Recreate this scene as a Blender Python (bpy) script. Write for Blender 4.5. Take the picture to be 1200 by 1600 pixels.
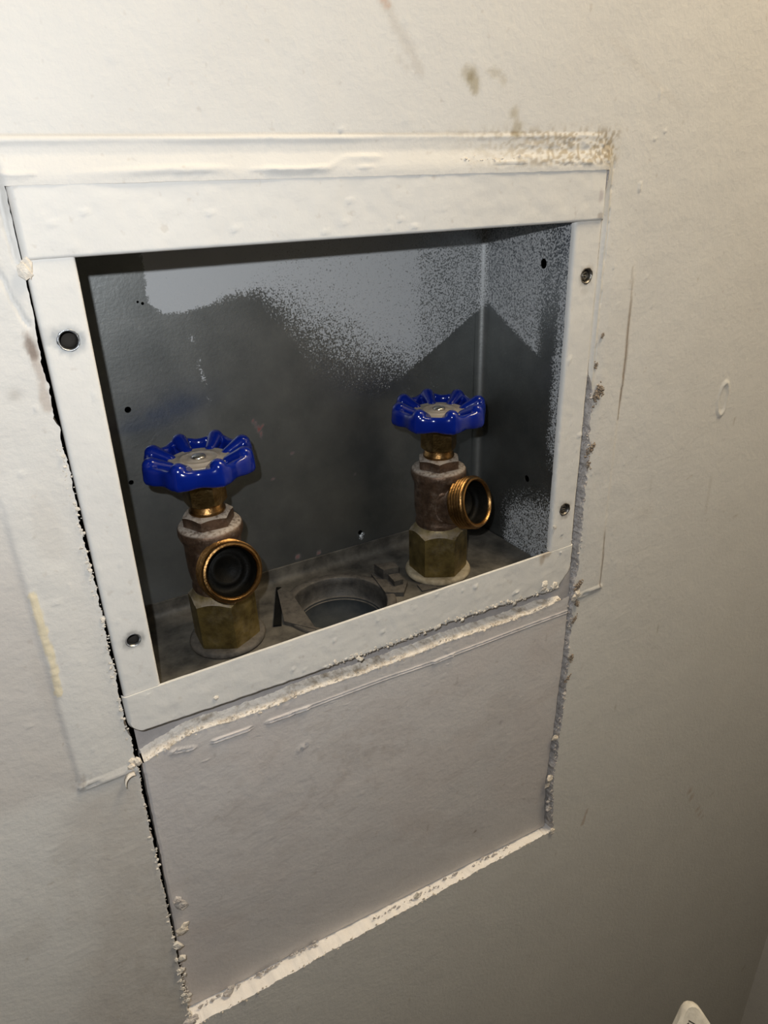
import bpy, bmesh, math, random
import numpy as np
from mathutils import Matrix, Vector

for _o in list(bpy.data.objects):
    bpy.data.objects.remove(_o)
C = bpy.context.scene.collection
SC = bpy.context.scene

# All coordinates below are in box units: one unit is the width of the opening in the box (0.19 m).
# x runs along the wall, y goes into the wall, z is up from the top edge of the opening.
U = 0.19
ZW = 1.15


def W(x, y, z):
    return Vector((x * U, y * U, ZW + z * U))


# ------------------------------------------------------------------ camera
cam_d = bpy.data.cameras.new('camera')
cam = bpy.data.objects.new('camera', cam_d)
C.objects.link(cam)
right = (0.86395723, -0.50279988, -0.02775216)
down = (-0.23415839, -0.35233991, -0.90610509)
fwd = (0.44581133, 0.78933445, -0.42214142)
m = Matrix.Identity(4)
for i in range(3):
    m[i][0] = right[i]
    m[i][1] = -down[i]
    m[i][2] = -fwd[i]
m.translation = W(-0.16387, -1.20217, 0.09124)
cam.matrix_world = m
cam_d.sensor_fit = 'VERTICAL'
cam_d.sensor_height = 36
cam_d.sensor_width = 36
cam_d.lens = 1112 / 1600 * 36
cam_d.clip_start = 0.002
SC.camera = cam

# ------------------------------------------------------------------ world, lamps, exposure
world = bpy.data.worlds.new('world')
SC.world = world
world.use_nodes = True
world.node_tree.nodes['Background'].inputs[0].default_value = (1.0, 0.88, 0.55, 1)
world.node_tree.nodes['Background'].inputs[1].default_value = 0.022


def lamp(name, kind, energy, color, loc, size=0.01):
    l = bpy.data.lights.new(name, kind)
    l.energy = energy
    l.color = color
    o = bpy.data.objects.new(name, l)
    o.location = loc
    C.objects.link(o)
    if kind == 'AREA':
        l.shape = 'DISK'
        l.size = size
    else:
        l.shadow_soft_size = size
    return o


# the flash of the phone that takes the picture, up and left of its lens
flash = lamp('phone_flash', 'POINT', 2.10, (0.94, 0.97, 1.0), W(-0.233, -1.2, 0.222), 0.0022)
# the small warm lamp above, close to the wall
room = lamp('room_lamp', 'AREA', 4.3, (1.0, 0.82, 0.56), W(1.8, -1.0, 3.0), 0.26)
SC.view_settings.view_transform = 'Standard'
SC.view_settings.look = 'None'
SC.view_settings.gamma = 1.0
SC.view_settings.exposure = 0.0
SC.view_settings.use_curve_mapping = False

# ------------------------------------------------------------------ numpy noise
_rng = np.random.RandomState(7)
_TAB = _rng.rand(256, 256)


def vnoise(x, y):
    x = np.asarray(x, float)
    y = np.asarray(y, float)
    xi = np.floor(x).astype(int)
    yi = np.floor(y).astype(int)
    fx = x - xi
    fy = y - yi
    fx = fx * fx * (3 - 2 * fx)
    fy = fy * fy * (3 - 2 * fy)
    a = _TAB[xi & 255, yi & 255]
    b = _TAB[(xi + 1) & 255, yi & 255]
    c = _TAB[xi & 255, (yi + 1) & 255]
    d = _TAB[(xi + 1) & 255, (yi + 1) & 255]
    return (a * (1 - fx) + b * fx) * (1 - fy) + (c * (1 - fx) + d * fx) * fy


def fbm(x, y, o=3):
    r = 0
    a = 0.5
    t = 0
    for k in range(o):
        r = r + a * vnoise(x * 2 ** k + 17.3 * k, y * 2 ** k + 9.1 * k)
        t += a
        a *= 0.55
    return r / t


def sstep(a, b, x):
    t = np.clip((x - a) / (b - a), 0, 1)
    return t * t * (3 - 2 * t)


def curve(pts):
    pts = sorted(pts)
    xs = [p[0] for p in pts]
    ys = [p[1] for p in pts]
    return lambda t: np.interp(t, xs, ys)


def segdist(x, z, pts):
    """distance to a polyline and the running length along it"""
    best = np.full(np.shape(x), 1e9)
    run = np.zeros(np.shape(x))
    L = 0
    for (ax, az), (bx, bz) in zip(pts[:-1], pts[1:]):
        dx, dz = bx - ax, bz - az
        l = math.hypot(dx, dz)
        t = np.clip(((x - ax) * dx + (z - az) * dz) / (l * l), 0, 1)
        d = np.hypot(x - ax - t * dx, z - az - t * dz)
        k = d < best
        best = np.where(k, d, best)
        run = np.where(k, L + t * l, run)
        L += l
    return best, run, L


# ------------------------------------------------------------------ materials
def mat(name):
    mt = bpy.data.materials.new(name)
    mt.use_nodes = True
    nt = mt.node_tree
    return mt, nt, nt.nodes['Principled BSDF']


def N(nt, t, **kw):
    n = nt.nodes.new(t)
    for k, v in kw.items():
        if k.startswith('i_'):
            key = k[2:]
            n.inputs[int(key) if key.isdigit() else key.replace('_', ' ')].default_value = v
        else:
            setattr(n, k, v)
    return n


def noise_node(nt, scale, detail=3.0, rough=0.55):
    co = nt.nodes.get('TC') or N(nt, 'ShaderNodeTexCoord', name='TC')
    n = N(nt, 'ShaderNodeTexNoise', i_Scale=scale, i_Detail=detail, i_Roughness=rough)
    nt.links.new(co.outputs['Object'], n.inputs['Vector'])
    return n


def ramp(nt, src, p0, p1, c0=(0, 0, 0, 1), c1=(1, 1, 1, 1)):
    r = N(nt, 'ShaderNodeValToRGB')
    r.color_ramp.elements[0].position = p0
    r.color_ramp.elements[1].position = p1
    r.color_ramp.elements[0].color = c0
    r.color_ramp.elements[1].color = c1
    nt.links.new(src, r.inputs[0])
    return r


def mix(nt, fac, a, b, blend='MIX'):
    n = N(nt, 'ShaderNodeMix', data_type='RGBA', blend_type=blend)
    for sock, v in ((n.inputs[0], fac), (n.inputs[6], a), (n.inputs[7], b)):
        if hasattr(v, 'links'):
            nt.links.new(v, sock)
        else:
            sock.default_value = v
    return n.outputs[2]


def mathn(nt, op, a, b=None):
    n = N(nt, 'ShaderNodeMath', operation=op)
    for sock, v in ((n.inputs[0], a), (n.inputs[1], b)):
        if v is None:
            continue
        if hasattr(v, 'links'):
            nt.links.new(v, sock)
        else:
            sock.default_value = v
    return n.outputs[0]


def bump(nt, bsdf, src, strength, dist):
    b = N(nt, 'ShaderNodeBump', i_Strength=strength, i_Distance=dist)
    nt.links.new(src, b.inputs['Height'])
    nt.links.new(b.outputs[0], bsdf.inputs['Normal'])
    return b


def paint_mat(name, col, attr=False, bumps=(420.0, 0.00035), rough=0.62):
    mt, nt, b = mat(name)
    n1 = noise_node(nt, 22.0, 4.0)
    r1 = ramp(nt, n1.outputs[0], 0.3, 0.72, (0.95, 0.95, 0.955, 1), (1.0, 1.0, 1.0, 1))
    c = mix(nt, 1.0, col, r1.outputs[0], 'MULTIPLY')
    n2 = noise_node(nt, 260.0, 2.0)
    r2 = ramp(nt, n2.outputs[0], 0.24, 0.34, (0.90, 0.88, 0.86, 1), (1, 1, 1, 1))
    c = mix(nt, 1.0, c, r2.outputs[0], 'MULTIPLY')
    if attr:
        at = N(nt, 'ShaderNodeAttribute', attribute_name='stain')
        c = mix(nt, 1.0, c, at.outputs['Color'], 'MULTIPLY')
    nt.links.new(c, b.inputs['Base Color'])
    b.inputs['Roughness'].default_value = rough
    b.inputs['Specular IOR Level'].default_value = 0.28
    nb = noise_node(nt, bumps[0], 3.0, 0.6)
    nb2 = noise_node(nt, 60.0, 2.0)
    s = mathn(nt, 'ADD', nb.outputs[0], mathn(nt, 'MULTIPLY', nb2.outputs[0], 1.6))
    bump(nt, b, s, 0.55, bumps[1])
    return mt


def rough_mat(name, c0, c1, scale=500.0, bd=0.0012, rough=0.95, pos=(0.3, 0.7)):
    mt, nt, b = mat(name)
    n = noise_node(nt, scale, 4.0, 0.65)
    r = ramp(nt, n.outputs[0], pos[0], pos[1], c0, c1)
    nt.links.new(r.outputs[0], b.inputs['Base Color'])
    b.inputs['Roughness'].default_value = rough
    b.inputs['Specular IOR Level'].default_value = 0.1
    bump(nt, b, n.outputs[0], 0.8, bd)
    return mt


def metal_mat(name, c0, c1, rough=0.4, metallic=1.0, scale=150.0, dust=0.0, dustcol=(0.40, 0.345, 0.29, 1), dust_range=(0.35, 0.85), bd=0.0003):
    mt, nt, b = mat(name)
    n = noise_node(nt, scale, 4.0, 0.65)
    r = ramp(nt, n.outputs[0], 0.32, 0.68, c0, c1)
    col = r.outputs[0]
    met = metallic
    if dust > 0:
        g = N(nt, 'ShaderNodeNewGeometry')
        sx = N(nt, 'ShaderNodeSeparateXYZ')
        nt.links.new(g.outputs['Normal'], sx.inputs[0])
        d = N(nt, 'ShaderNodeMapRange', interpolation_type='SMOOTHSTEP')
        d.inputs[1].default_value = dust_range[0]
        d.inputs[2].default_value = dust_range[1]
        nt.links.new(sx.outputs[2], d.inputs[0])
        n2 = noise_node(nt, scale * 2.5, 3.0, 0.7)
        r2 = ramp(nt, n2.outputs[0], 0.25, 0.55)
        f = mathn(nt, 'MULTIPLY', d.outputs[0], mathn(nt, 'MULTIPLY', r2.outputs[0], dust))
        # a thin patchy film of dust on the sides as well
        n3 = noise_node(nt, scale * 0.8, 5.0, 0.75)
        r3 = ramp(nt, n3.outputs[0], 0.5, 0.8, (0, 0, 0, 1), (0.35, 0.35, 0.35, 1))
        f = mathn(nt, 'MAXIMUM', f, mathn(nt, 'MULTIPLY', r3.outputs[0], dust))
        col = mix(nt, f, col, dustcol)
        mv = mathn(nt, 'SUBTRACT', metallic, mathn(nt, 'MULTIPLY', f, metallic))
        nt.links.new(mv, b.inputs['Metallic'])
        rv = mathn(nt, 'ADD', rough, mathn(nt, 'MULTIPLY', f, 0.9 - rough))
        nt.links.new(rv, b.inputs['Roughness'])
    else:
        b.inputs['Metallic'].default_value = met
        b.inputs['Roughness'].default_value = rough
    nt.links.new(col, b.inputs['Base Color'])
    nb = noise_node(nt, scale * 6, 3.0, 0.6)
    bump(nt, b, nb.outputs[0], 0.5, bd)
    return mt


def sheet_mat(name):
    """dull galvanised sheet, in places under speckled white overspray (point attribute 'marks': r paint, g blue smear and painted blue sheen, b red fleck)"""
    mt, nt, b = mat(name)
    at = N(nt, 'ShaderNodeAttribute', attribute_name='marks')
    sp = N(nt, 'ShaderNodeSeparateColor')
    nt.links.new(at.outputs['Color'], sp.inputs[0])
    n1 = noise_node(nt, 45.0, 4.0, 0.6)
    r1 = ramp(nt, n1.outputs[0], 0.3, 0.7, (0.235, 0.247, 0.246, 1), (0.345, 0.355, 0.35, 1))
    col = r1.outputs[0]
    n3 = noise_node(nt, 700.0, 2.0, 0.6)
    r3 = ramp(nt, n3.outputs[0], 0.66, 0.74)
    dirt = mathn(nt, 'MULTIPLY', r3.outputs[0], 0.5)
    col = mix(nt, dirt, col, (0.42, 0.43, 0.42, 1))
    col = mix(nt, mathn(nt, 'MULTIPLY', sp.outputs[1], 0.8), col, (0.15, 0.18, 0.25, 1))
    # speckle of the spray
    n2 = noise_node(nt, 1350.0, 2.0, 0.6)
    d = mathn(nt, 'ADD', sp.outputs[0], mathn(nt, 'MULTIPLY', mathn(nt, 'SUBTRACT', n2.outputs[0], 0.5), 2.3))
    f = N(nt, 'ShaderNodeMapRange', interpolation_type='SMOOTHSTEP')
    f.inputs[1].default_value = 0.30
    f.inputs[2].default_value = 0.80
    nt.links.new(d, f.inputs[0])
    gate = N(nt, 'ShaderNodeMapRange')
    gate.inputs[1].default_value = 0.02
    gate.inputs[2].default_value = 0.12
    nt.links.new(sp.outputs[0], gate.inputs[0])
    fac = mathn(nt, 'MULTIPLY', mathn(nt, 'MULTIPLY', f.outputs[0], gate.outputs[0]), 0.93)
    col = mix(nt, fac, col, (0.56, 0.575, 0.59, 1))
    col = mix(nt, mathn(nt, 'MULTIPLY', sp.outputs[2], 0.8), col, (0.22, 0.03, 0.02, 1))
    nt.links.new(col, b.inputs['Base Color'])
    mm = mathn(nt, 'SUBTRACT', 0.97, mathn(nt, 'MULTIPLY', mathn(nt, 'MAXIMUM', fac, sp.outputs[2]), 0.92))
    nt.links.new(mm, b.inputs['Metallic'])
    rr = mathn(nt, 'ADD', 0.44, mathn(nt, 'MULTIPLY', fac, 0.25))
    nt.links.new(rr, b.inputs['Roughness'])
    b.inputs['Specular IOR Level'].default_value = 0.25
    bump(nt, b, n3.outputs[0], 0.25, 0.0002)
    return mt


M = {}
M['wall'] = paint_mat('wall_paint', (0.71, 0.695, 0.662, 1), attr=True)
M['frame'] = paint_mat('frame_paint', (0.745, 0.732, 0.70, 1), bumps=(260.0, 0.0003), attr=True)
M['patch'] = paint_mat('patch_paint', (0.665, 0.635, 0.622, 1), attr=True)
M['side'] = paint_mat('side_wall_paint', (0.80, 0.77, 0.73, 1))
M['floor'] = rough_mat('floor_concrete', (0.10, 0.095, 0.088, 1), (0.15, 0.14, 0.13, 1), 40.0)
M['gypsum'] = rough_mat('gypsum', (0.66, 0.575, 0.47, 1), (0.88, 0.81, 0.71, 1), 420.0, 0.0014)
M['torn'] = rough_mat('torn_gypsum', (0.40, 0.33, 0.25, 1), (0.90, 0.83, 0.74, 1), 190.0, 0.0016, pos=(0.30, 0.52))
M['ledge'] = rough_mat('fresh_cut_gypsum', (0.84, 0.80, 0.76, 1), (0.90, 0.87, 0.84, 1), 120.0, 0.0005)
M['cut'] = rough_mat('cut_drywall', (0.40, 0.36, 0.34, 1), (0.76, 0.72, 0.69, 1), 520.0, 0.0016)
M['crumb'] = rough_mat('crumb', (0.62, 0.57, 0.50, 1), (0.84, 0.79, 0.71, 1), 600.0, 0.0008)
M['paper'] = rough_mat('grey_paper', (0.36, 0.345, 0.35, 1), (0.46, 0.44, 0.44, 1), 90.0, 0.0006)
M['lint'] = rough_mat('lint', (0.20, 0.155, 0.115, 1), (0.42, 0.35, 0.28, 1), 700.0, 0.001)
M['dark'] = rough_mat('dark_cavity', (0.03, 0.027, 0.024, 1), (0.05, 0.045, 0.04, 1), 60.0)
M['sheet'] = sheet_mat('galvanised_sheet')
M['grime'] = metal_mat('grimy_floor_sheet', (0.045, 0.041, 0.035, 1), (0.17, 0.153, 0.126, 1), 0.62, 0.25, 70.0)
M['cast'] = metal_mat('grimy_casting', (0.028, 0.026, 0.024, 1), (0.085, 0.078, 0.068, 1), 0.6, 0.3, 160.0, dust=0.15)
M['pipe'] = rough_mat('dark_pipe', (0.028, 0.032, 0.034, 1), (0.05, 0.052, 0.052, 1), 120.0, 0.0003, 0.6)
M['steel'] = metal_mat('bare_steel', (0.40, 0.42, 0.45, 1), (0.58, 0.60, 0.63, 1), 0.32, 1.0, 200.0)
M['screw'] = metal_mat('screw_steel', (0.16, 0.15, 0.14, 1), (0.32, 0.30, 0.27, 1), 0.38, 1.0, 300.0)
M['body'] = metal_mat('brown_bronze', (0.075, 0.046, 0.03, 1), (0.19, 0.12, 0.08, 1), 0.45, 0.75, 260.0, dust=1.0)
M['hex'] = metal_mat('tarnished_brass', (0.11, 0.08, 0.03, 1), (0.33, 0.25, 0.09, 1), 0.42, 0.85, 130.0, dust=0.8, dustcol=(0.33, 0.28, 0.235, 1))
M['nut'] = metal_mat('nut_brass', (0.17, 0.105, 0.04, 1), (0.40, 0.27, 0.11, 1), 0.30, 1.0, 220.0, dust=0.5)
M['thread'] = metal_mat('thread_brass', (0.16, 0.085, 0.03, 1), (0.36, 0.205, 0.078, 1), 0.33, 1.0, 180.0)
M['bore'] = metal_mat('black_bore', (0.003, 0.003, 0.0026, 1), (0.008, 0.007, 0.0055, 1), 0.5, 0.0, 300.0)  # even near-black colour for the inside of the outlet
M['bore'].node_tree.nodes['Principled BSDF'].inputs['Specular IOR Level'].default_value = 0.08
M['collar_cream'] = rough_mat('cream_collar', (0.20, 0.16, 0.10, 1), (0.46, 0.39, 0.275, 1), 160.0, 0.0005, 0.6)
M['collar_grey'] = rough_mat('grey_collar', (0.05, 0.045, 0.039, 1), (0.13, 0.115, 0.098, 1), 160.0, 0.0005, 0.6)
M['dust'] = rough_mat('dusty_plate', (0.27, 0.235, 0.20, 1), (0.47, 0.42, 0.36, 1), 330.0, 0.0004, 0.8)
M['dustmetal'] = metal_mat('dusty_hub', (0.22, 0.20, 0.17, 1), (0.42, 0.38, 0.33, 1), 0.45, 0.45, 200.0, dust=0.75, dustcol=(0.36, 0.315, 0.265, 1))
M['hubscrew'] = metal_mat('hub_screw', (0.5, 0.46, 0.40, 1), (0.7, 0.66, 0.58, 1), 0.25, 1.0, 200.0)
M['plastic'] = rough_mat('pale_plastic', (0.66, 0.62, 0.54, 1), (0.80, 0.76, 0.68, 1), 240.0, 0.0004, 0.55)
M['void'] = rough_mat('black_gap', (0.004, 0.004, 0.004, 1), (0.007, 0.007, 0.006, 1), 100.0)
M['ink'] = rough_mat('dark_print', (0.05, 0.045, 0.035, 1), (0.08, 0.07, 0.06, 1), 100.0)


def blue_mat():
    mt, nt, b = mat('blue_enamel')
    n = noise_node(nt, 300.0, 3.0)
    g = N(nt, 'ShaderNodeNewGeometry')
    sx = N(nt, 'ShaderNodeSeparateXYZ')
    nt.links.new(g.outputs['Normal'], sx.inputs[0])
    up = ramp(nt, sx.outputs[2], 0.8, 1.0)
    d = ramp(nt, n.outputs[0], 0.46, 0.75)
    f = mathn(nt, 'MULTIPLY', mathn(nt, 'MULTIPLY', up.outputs[0], d.outputs[0]), 0.22)
    c = mix(nt, f, (0.002, 0.013, 0.185, 1), (0.30, 0.28, 0.26, 1))
    nt.links.new(c, b.inputs['Base Color'])
    b.inputs['Roughness'].default_value = 0.16
    b.inputs['Specular IOR Level'].default_value = 0.55
    bump(nt, b, noise_node(nt, 90.0, 2.0).outputs[0], 0.25, 0.0006)
    return mt


M['blue'] = blue_mat()


# ------------------------------------------------------------------ object helpers
def base_of(o):
    p = Vector((0, 0, 0))
    while o is not None:
        p += o.location
        o = o.parent
    return p


def obj(name, V, F, material, parent=None, smooth=True, attrs=None, local=False, kind=None, label=None):
    """one mesh object; V in box units (absolute unless local)"""
    V = np.asarray(V, float).reshape(-1, 3)
    P = V * U
    if not local:
        P = P + np.array([0, 0, ZW]) - np.array(base_of(parent)) if parent is not None else P + np.array([0, 0, ZW])
    me = bpy.data.meshes.new(name)
    if isinstance(F, np.ndarray):
        nf, k = F.shape
        me.vertices.add(len(P))
        me.vertices.foreach_set('co', P.ravel())
        me.loops.add(nf * k)
        me.loops.foreach_set('vertex_index', F.ravel().astype(np.int32))
        me.polygons.add(nf)
        me.polygons.foreach_set('loop_start', np.arange(0, nf * k, k, dtype=np.int32))
        me.polygons.foreach_set('loop_total', np.full(nf, k, dtype=np.int32))
        me.update(calc_edges=True)
        me.validate()
    else:
        me.from_pydata([tuple(p) for p in P], [], [tuple(int(i) for i in f) for f in F])
        me.update()
    if attrs:
        for an, col in attrs.items():
            a = me.color_attributes.new(an, 'FLOAT_COLOR', 'POINT')
            rgba = np.ones((len(P), 4), np.float32)
            rgba[:, :3] = col
            a.data.foreach_set('color', rgba.ravel())
    me.materials.append(material)
    if smooth:
        me.polygons.foreach_set('use_smooth', np.ones(len(me.polygons), bool))
    o = bpy.data.objects.new(name, me)
    C.objects.link(o)
    if parent is not None:
        o.parent = parent
    if kind:
        o['kind'] = kind
    if label:
        o['label'] = label
    return o


def thing(name, label, cat, loc, group=None, rotz=0):
    o = bpy.data.objects.new(name, None)
    o.empty_display_size = 0.02
    C.objects.link(o)
    o.location = loc
    o.rotation_euler = (0, 0, rotz)
    o['label'] = label
    o['category'] = cat
    if group:
        o['group'] = group
    return o


def sharp(o, deg=35):
    """smooth shading with hard creases"""
    me = o.data
    bm = bmesh.new()
    bm.from_mesh(me)
    for e in bm.edges:
        if len(e.link_faces) == 2:
            e.smooth = e.calc_face_angle(0) < math.radians(deg)
    bm.to_mesh(me)
    bm.free()
    return o


class MB:
    """collects shapes into one vertex and face list"""

    def __init__(self):
        self.v = []
        self.f = []

    def add(self, V, F):
        n = len(self.v)
        self.v.extend([tuple(p) for p in V])
        self.f.extend([tuple(i + n for i in f) for f in F])

    def lathe(self, prof, n=48, mtx=None, cap0=True, cap1=True, poly=None):
        """prof: list of (radius, height) turned about z; poly: number of flats for some rings"""
        V = []
        F = []
        for (r, h) in prof:
            for k in range(n):
                a = 2 * math.pi * k / n
                rr = r
                V.append(Vector((rr * math.cos(a), rr * math.sin(a), h)))
        for j in range(len(prof) - 1):
            for k in range(n):
                k2 = (k + 1) % n
                F.append((j * n + k, j * n + k2, (j + 1) * n + k2, (j + 1) * n + k))
        if cap0:
            F.append(tuple(range(n - 1, -1, -1)))
        if cap1:
            F.append(tuple((len(prof) - 1) * n + k for k in range(n)))
        if mtx is not None:
            V = [mtx @ p for p in V]
        self.add(V, F)

    def sphere(self, c, r, n=10, sc=(1, 1, 1)):
        V = []
        F = []
        for j in range(n // 2 + 1):
            t = math.pi * j / (n // 2)
            for k in range(n):
                a = 2 * math.pi * k / n
                V.append((c[0] + r * sc[0] * math.sin(t) * math.cos(a), c[1] + r * sc[1] * math.sin(t) * math.sin(a), c[2] + r * sc[2] * math.cos(t)))
        for j in range(n // 2):
            for k in range(n):
                k2 = (k + 1) % n
                F.append((j * n + k, (j + 1) * n + k, (j + 1) * n + k2, j * n + k2))
        self.add(V, F)

    def capsule(self, p0, p1, r0, r1, n=12):
        p0 = Vector(p0)
        p1 = Vector(p1)
        d = (p1 - p0)
        L = d.length
        q = d.to_track_quat('Z', 'Y').to_matrix().to_4x4()
        q.translation = p0
        prof = []
        for i in range(5):
            t = -math.pi / 2 + math.pi / 2 * i / 4
            prof.append((max(1e-5, r0 * math.cos(t)), r0 * math.sin(t)))
        for i in range(5):
            t = math.pi / 2 * i / 4
            prof.append((max(1e-5, r1 * math.cos(t)), L + r1 * math.sin(t)))
        self.lathe(prof, n, q)

    def box(self, a, b):
        (x0, y0, z0), (x1, y1, z1) = a, b
        V = [(x0, y0, z0), (x1, y0, z0), (x1, y1, z0), (x0, y1, z0), (x0, y0, z1), (x1, y0, z1), (x1, y1, z1), (x0, y1, z1)]
        self.add(V, [(0, 3, 2, 1), (4, 5, 6, 7), (0, 1, 5, 4), (1, 2, 6, 5), (2, 3, 7, 6), (3, 0, 4, 7)])

    def lump(self, c, r, rnd, flat=1.0):
        """a small broken crumb: a jittered icosahedron"""
        t = (1 + 5 ** 0.5) / 2
        base = [(-1, t, 0), (1, t, 0), (-1, -t, 0), (1, -t, 0), (0, -1, t), (0, 1, t), (0, -1, -t), (0, 1, -t), (t, 0, -1), (t, 0, 1), (-t, 0, -1), (-t, 0, 1)]
        F = [(0, 11, 5), (0, 5, 1), (0, 1, 7), (0, 7, 10), (0, 10, 11), (1, 5, 9), (5, 11, 4), (11, 10, 2), (10, 7, 6), (7, 1, 8),
             (3, 9, 4), (3, 4, 2), (3, 2, 6), (3, 6, 8), (3, 8, 9), (4, 9, 5), (2, 4, 11), (6, 2, 10), (8, 6, 7), (9, 8, 1)]
        sx, sz = rnd.uniform(0.7, 1.4), rnd.uniform(0.7, 1.4)
        V = []
        for p in base:
            k = r / 1.9 * rnd.uniform(0.65, 1.3)
            V.append((c[0] + p[0] * k * sx, c[1] + p[1] * k * flat, c[2] + p[2] * k * sz))
        self.add(V, F)

    def obj(self, name, material, parent=None, **kw):
        return obj(name, self.v, self.f, material, parent, **kw)


# ------------------------------------------------------------------ grids with round holes
def grid_holes(us, vs, holes, fn, depth_fn=None):
    """grid over us x vs; holes = [(u, v, r)]; fn(u, v) -> (n, 3). depth_fn(u, v) gives the inner ring of a hole's wall"""
    us = np.asarray(us)
    vs = np.asarray(vs)
    nu, nv = len(us), len(vs)
    uu, vv = np.meshgrid(us, vs, indexing='ij')
    UV = [(a, b) for a, b in zip(uu.ravel(), vv.ravel())]
    keep = np.ones((nu - 1, nv - 1), bool)
    F = []
    inner = []
    for (hu, hv, hr) in holes:
        i0 = max(0, np.searchsorted(us, hu - hr * 1.25) - 1)
        i1 = min(nu - 1, np.searchsorted(us, hu + hr * 1.25))
        j0 = max(0, np.searchsorted(vs, hv - hr * 1.25) - 1)
        j1 = min(nv - 1, np.searchsorted(vs, hv + hr * 1.25))
        keep[i0:i1, j0:j1] = False
        loop = [(i, j0) for i in range(i0, i1)] + [(i1, j) for j in range(j0, j1)] + [(i, j1) for i in range(i1, i0, -1)] + [(i0, j) for j in range(j1, j0, -1)]
        ids = [i * nv + j for i, j in loop]
        b = len(UV)
        n = len(ids)
        for k in ids:
            a = math.atan2(UV[k][1] - hv, UV[k][0] - hu)
            UV.append((hu + hr * math.cos(a), hv + hr * math.sin(a)))
        for k in range(n):
            k2 = (k + 1) % n
            F.append((ids[k], ids[k2], b + k2, b + k))
        if depth_fn:
            inner.append((b, n))
    UVa = np.array(UV)
    V = fn(UVa[:, 0], UVa[:, 1])
    for i in range(nu - 1):
        for j in range(nv - 1):
            if keep[i, j]:
                F.append((i * nv + j, (i + 1) * nv + j, (i + 1) * nv + j + 1, i * nv + j + 1))
    if depth_fn:
        for (b, n) in inner:
            b2 = len(V)
            V = np.vstack([V, depth_fn(UVa[b:b + n, 0], UVa[b:b + n, 1])])
            for k in range(n):
                k2 = (k + 1) % n
                F.append((b + k, b + k2, b2 + k2, b2 + k))
    return V, F


# ================================================================== THE WALL
def axis(parts):
    out = []
    for a, b, s in parts:
        n = max(1, int(round(abs(b - a) / s)))
        out += list(np.linspace(a, b, n, endpoint=False))
    out.append(parts[-1][1])
    return np.array(out)


XL0, XR0, ZT0, ZB0 = -0.078, 1.095, 0.104, -1.842
xs = axis([(-4.0, -1.2, 0.28), (-1.2, -0.6, 0.03), (-0.6, -0.20, 0.0065), (-0.20, -0.155, 0.003), (-0.155, -0.13, 0.0055), (-0.13, XL0, 0.003), (XL0, -0.03, 0.003), (-0.03, 1.04, 0.0065), (1.04, XR0, 0.0032), (XR0, 1.15, 0.0032),
           (1.15, 1.24, 0.0045), (1.24, 1.70, 0.0048), (1.70, 2.84, 0.02)])
zs = axis([(-6.05, -4.9, 0.23), (-4.9, -2.6, 0.03), (-2.6, -1.93, 0.012), (-1.93, ZB0, 0.0035), (ZB0, -1.75, 0.004), (-1.75, 0.06, 0.005), (0.06, ZT0, 0.003), (ZT0, 0.175, 0.0028), (0.175, 0.46, 0.007), (0.46, 1.2, 0.04), (1.2, 6.0, 0.4)])
iL = int(np.argmin(abs(xs - XL0)))
iR = int(np.argmin(abs(xs - XR0)))
jB = int(np.argmin(abs(zs - ZB0)))
jT = int(np.argmin(abs(zs - ZT0)))

xl_s = curve([(.104, -.0730), (.05, -.0735), (.008, -.0730), (-.083, -.0735), (-.12, -.078), (-.179, -.0765), (-.285, -.0752), (-.459, -.0755), (-.6, -.0752), (-.775, -.0762), (-.86, -.078), (-.883, -.075), (-.954, -.074), (-1.1, -.077), (-1.35, -.079), (-1.67, -.085), (-1.84, -.088)])
xr_s = curve([(.104, 1.082), (-.008, 1.0815), (-.30, 1.0815), (-.34, 1.085), (-.37, 1.096), (-.429, 1.104), (-.563, 1.108), (-.7, 1.110), (-.839, 1.112), (-.958, 1.108), (-1.2, 1.110), (-1.4, 1.108), (-1.63, 1.098), (-1.72, 1.107), (-1.84, 1.118)])
zt_s = curve([(-.08, .0990), (.2, .0985), (.5, .0985), (1.09, .0985)])
zb_s = curve([(-.09, -1.828), (.062, -1.839), (.228, -1.838), (.489, -1.846), (.876, -1.856), (1.12, -1.866)])


def jag(t, seed, amp):
    return amp * ((fbm(t * 55, seed + 0 * t, 4) - 0.5) * 2.2 + (vnoise(t * 260, seed + 5 + 0 * t) - 0.5) * 0.8)


X, Z = np.meshgrid(xs, zs, indexing='ij')
inh_z = sstep(ZB0 - 0.02, ZB0 + 0.01, Z) * (1 - sstep(ZT0 - 0.01, ZT0 + 0.02, Z))
inh_x = sstep(XL0 - 0.02, XL0 + 0.01, X) * (1 - sstep(XR0 - 0.01, XR0 + 0.02, X))
ampR = 0.0012 + 0.0052 * sstep(-.36, -.40, Z)
dxL = (xl_s(Z) - XL0) * np.exp(-(abs(X - XL0) / 0.10) ** 2) + jag(Z, 3.3, 1.0) * (.0012 + .0030 * sstep(-.08, -.14, Z)) * inh_z * np.exp(-(abs(X - XL0) / 0.006) ** 2)
dxR = (xr_s(Z) - XR0) * np.exp(-(abs(X - XR0) / 0.10) ** 2) + jag(Z, 8.1, 1.0) * ampR * inh_z * np.exp(-(abs(X - XR0) / 0.007) ** 2)
dzT = (zt_s(X) - ZT0) * np.exp(-(abs(Z - ZT0) / 0.06) ** 2) + jag(X, 12.7, 0.0010) * inh_x * np.exp(-(abs(Z - ZT0) / 0.005) ** 2)
dzB = (zb_s(X) - ZB0) * np.exp(-(abs(Z - ZB0) / 0.10) ** 2) + jag(X, 19.9, 0.0052) * inh_x * np.exp(-(abs(Z - ZB0) / 0.007) ** 2)
WX = X + dxL + dxR
WZ = Z + dzT + dzB


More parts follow.
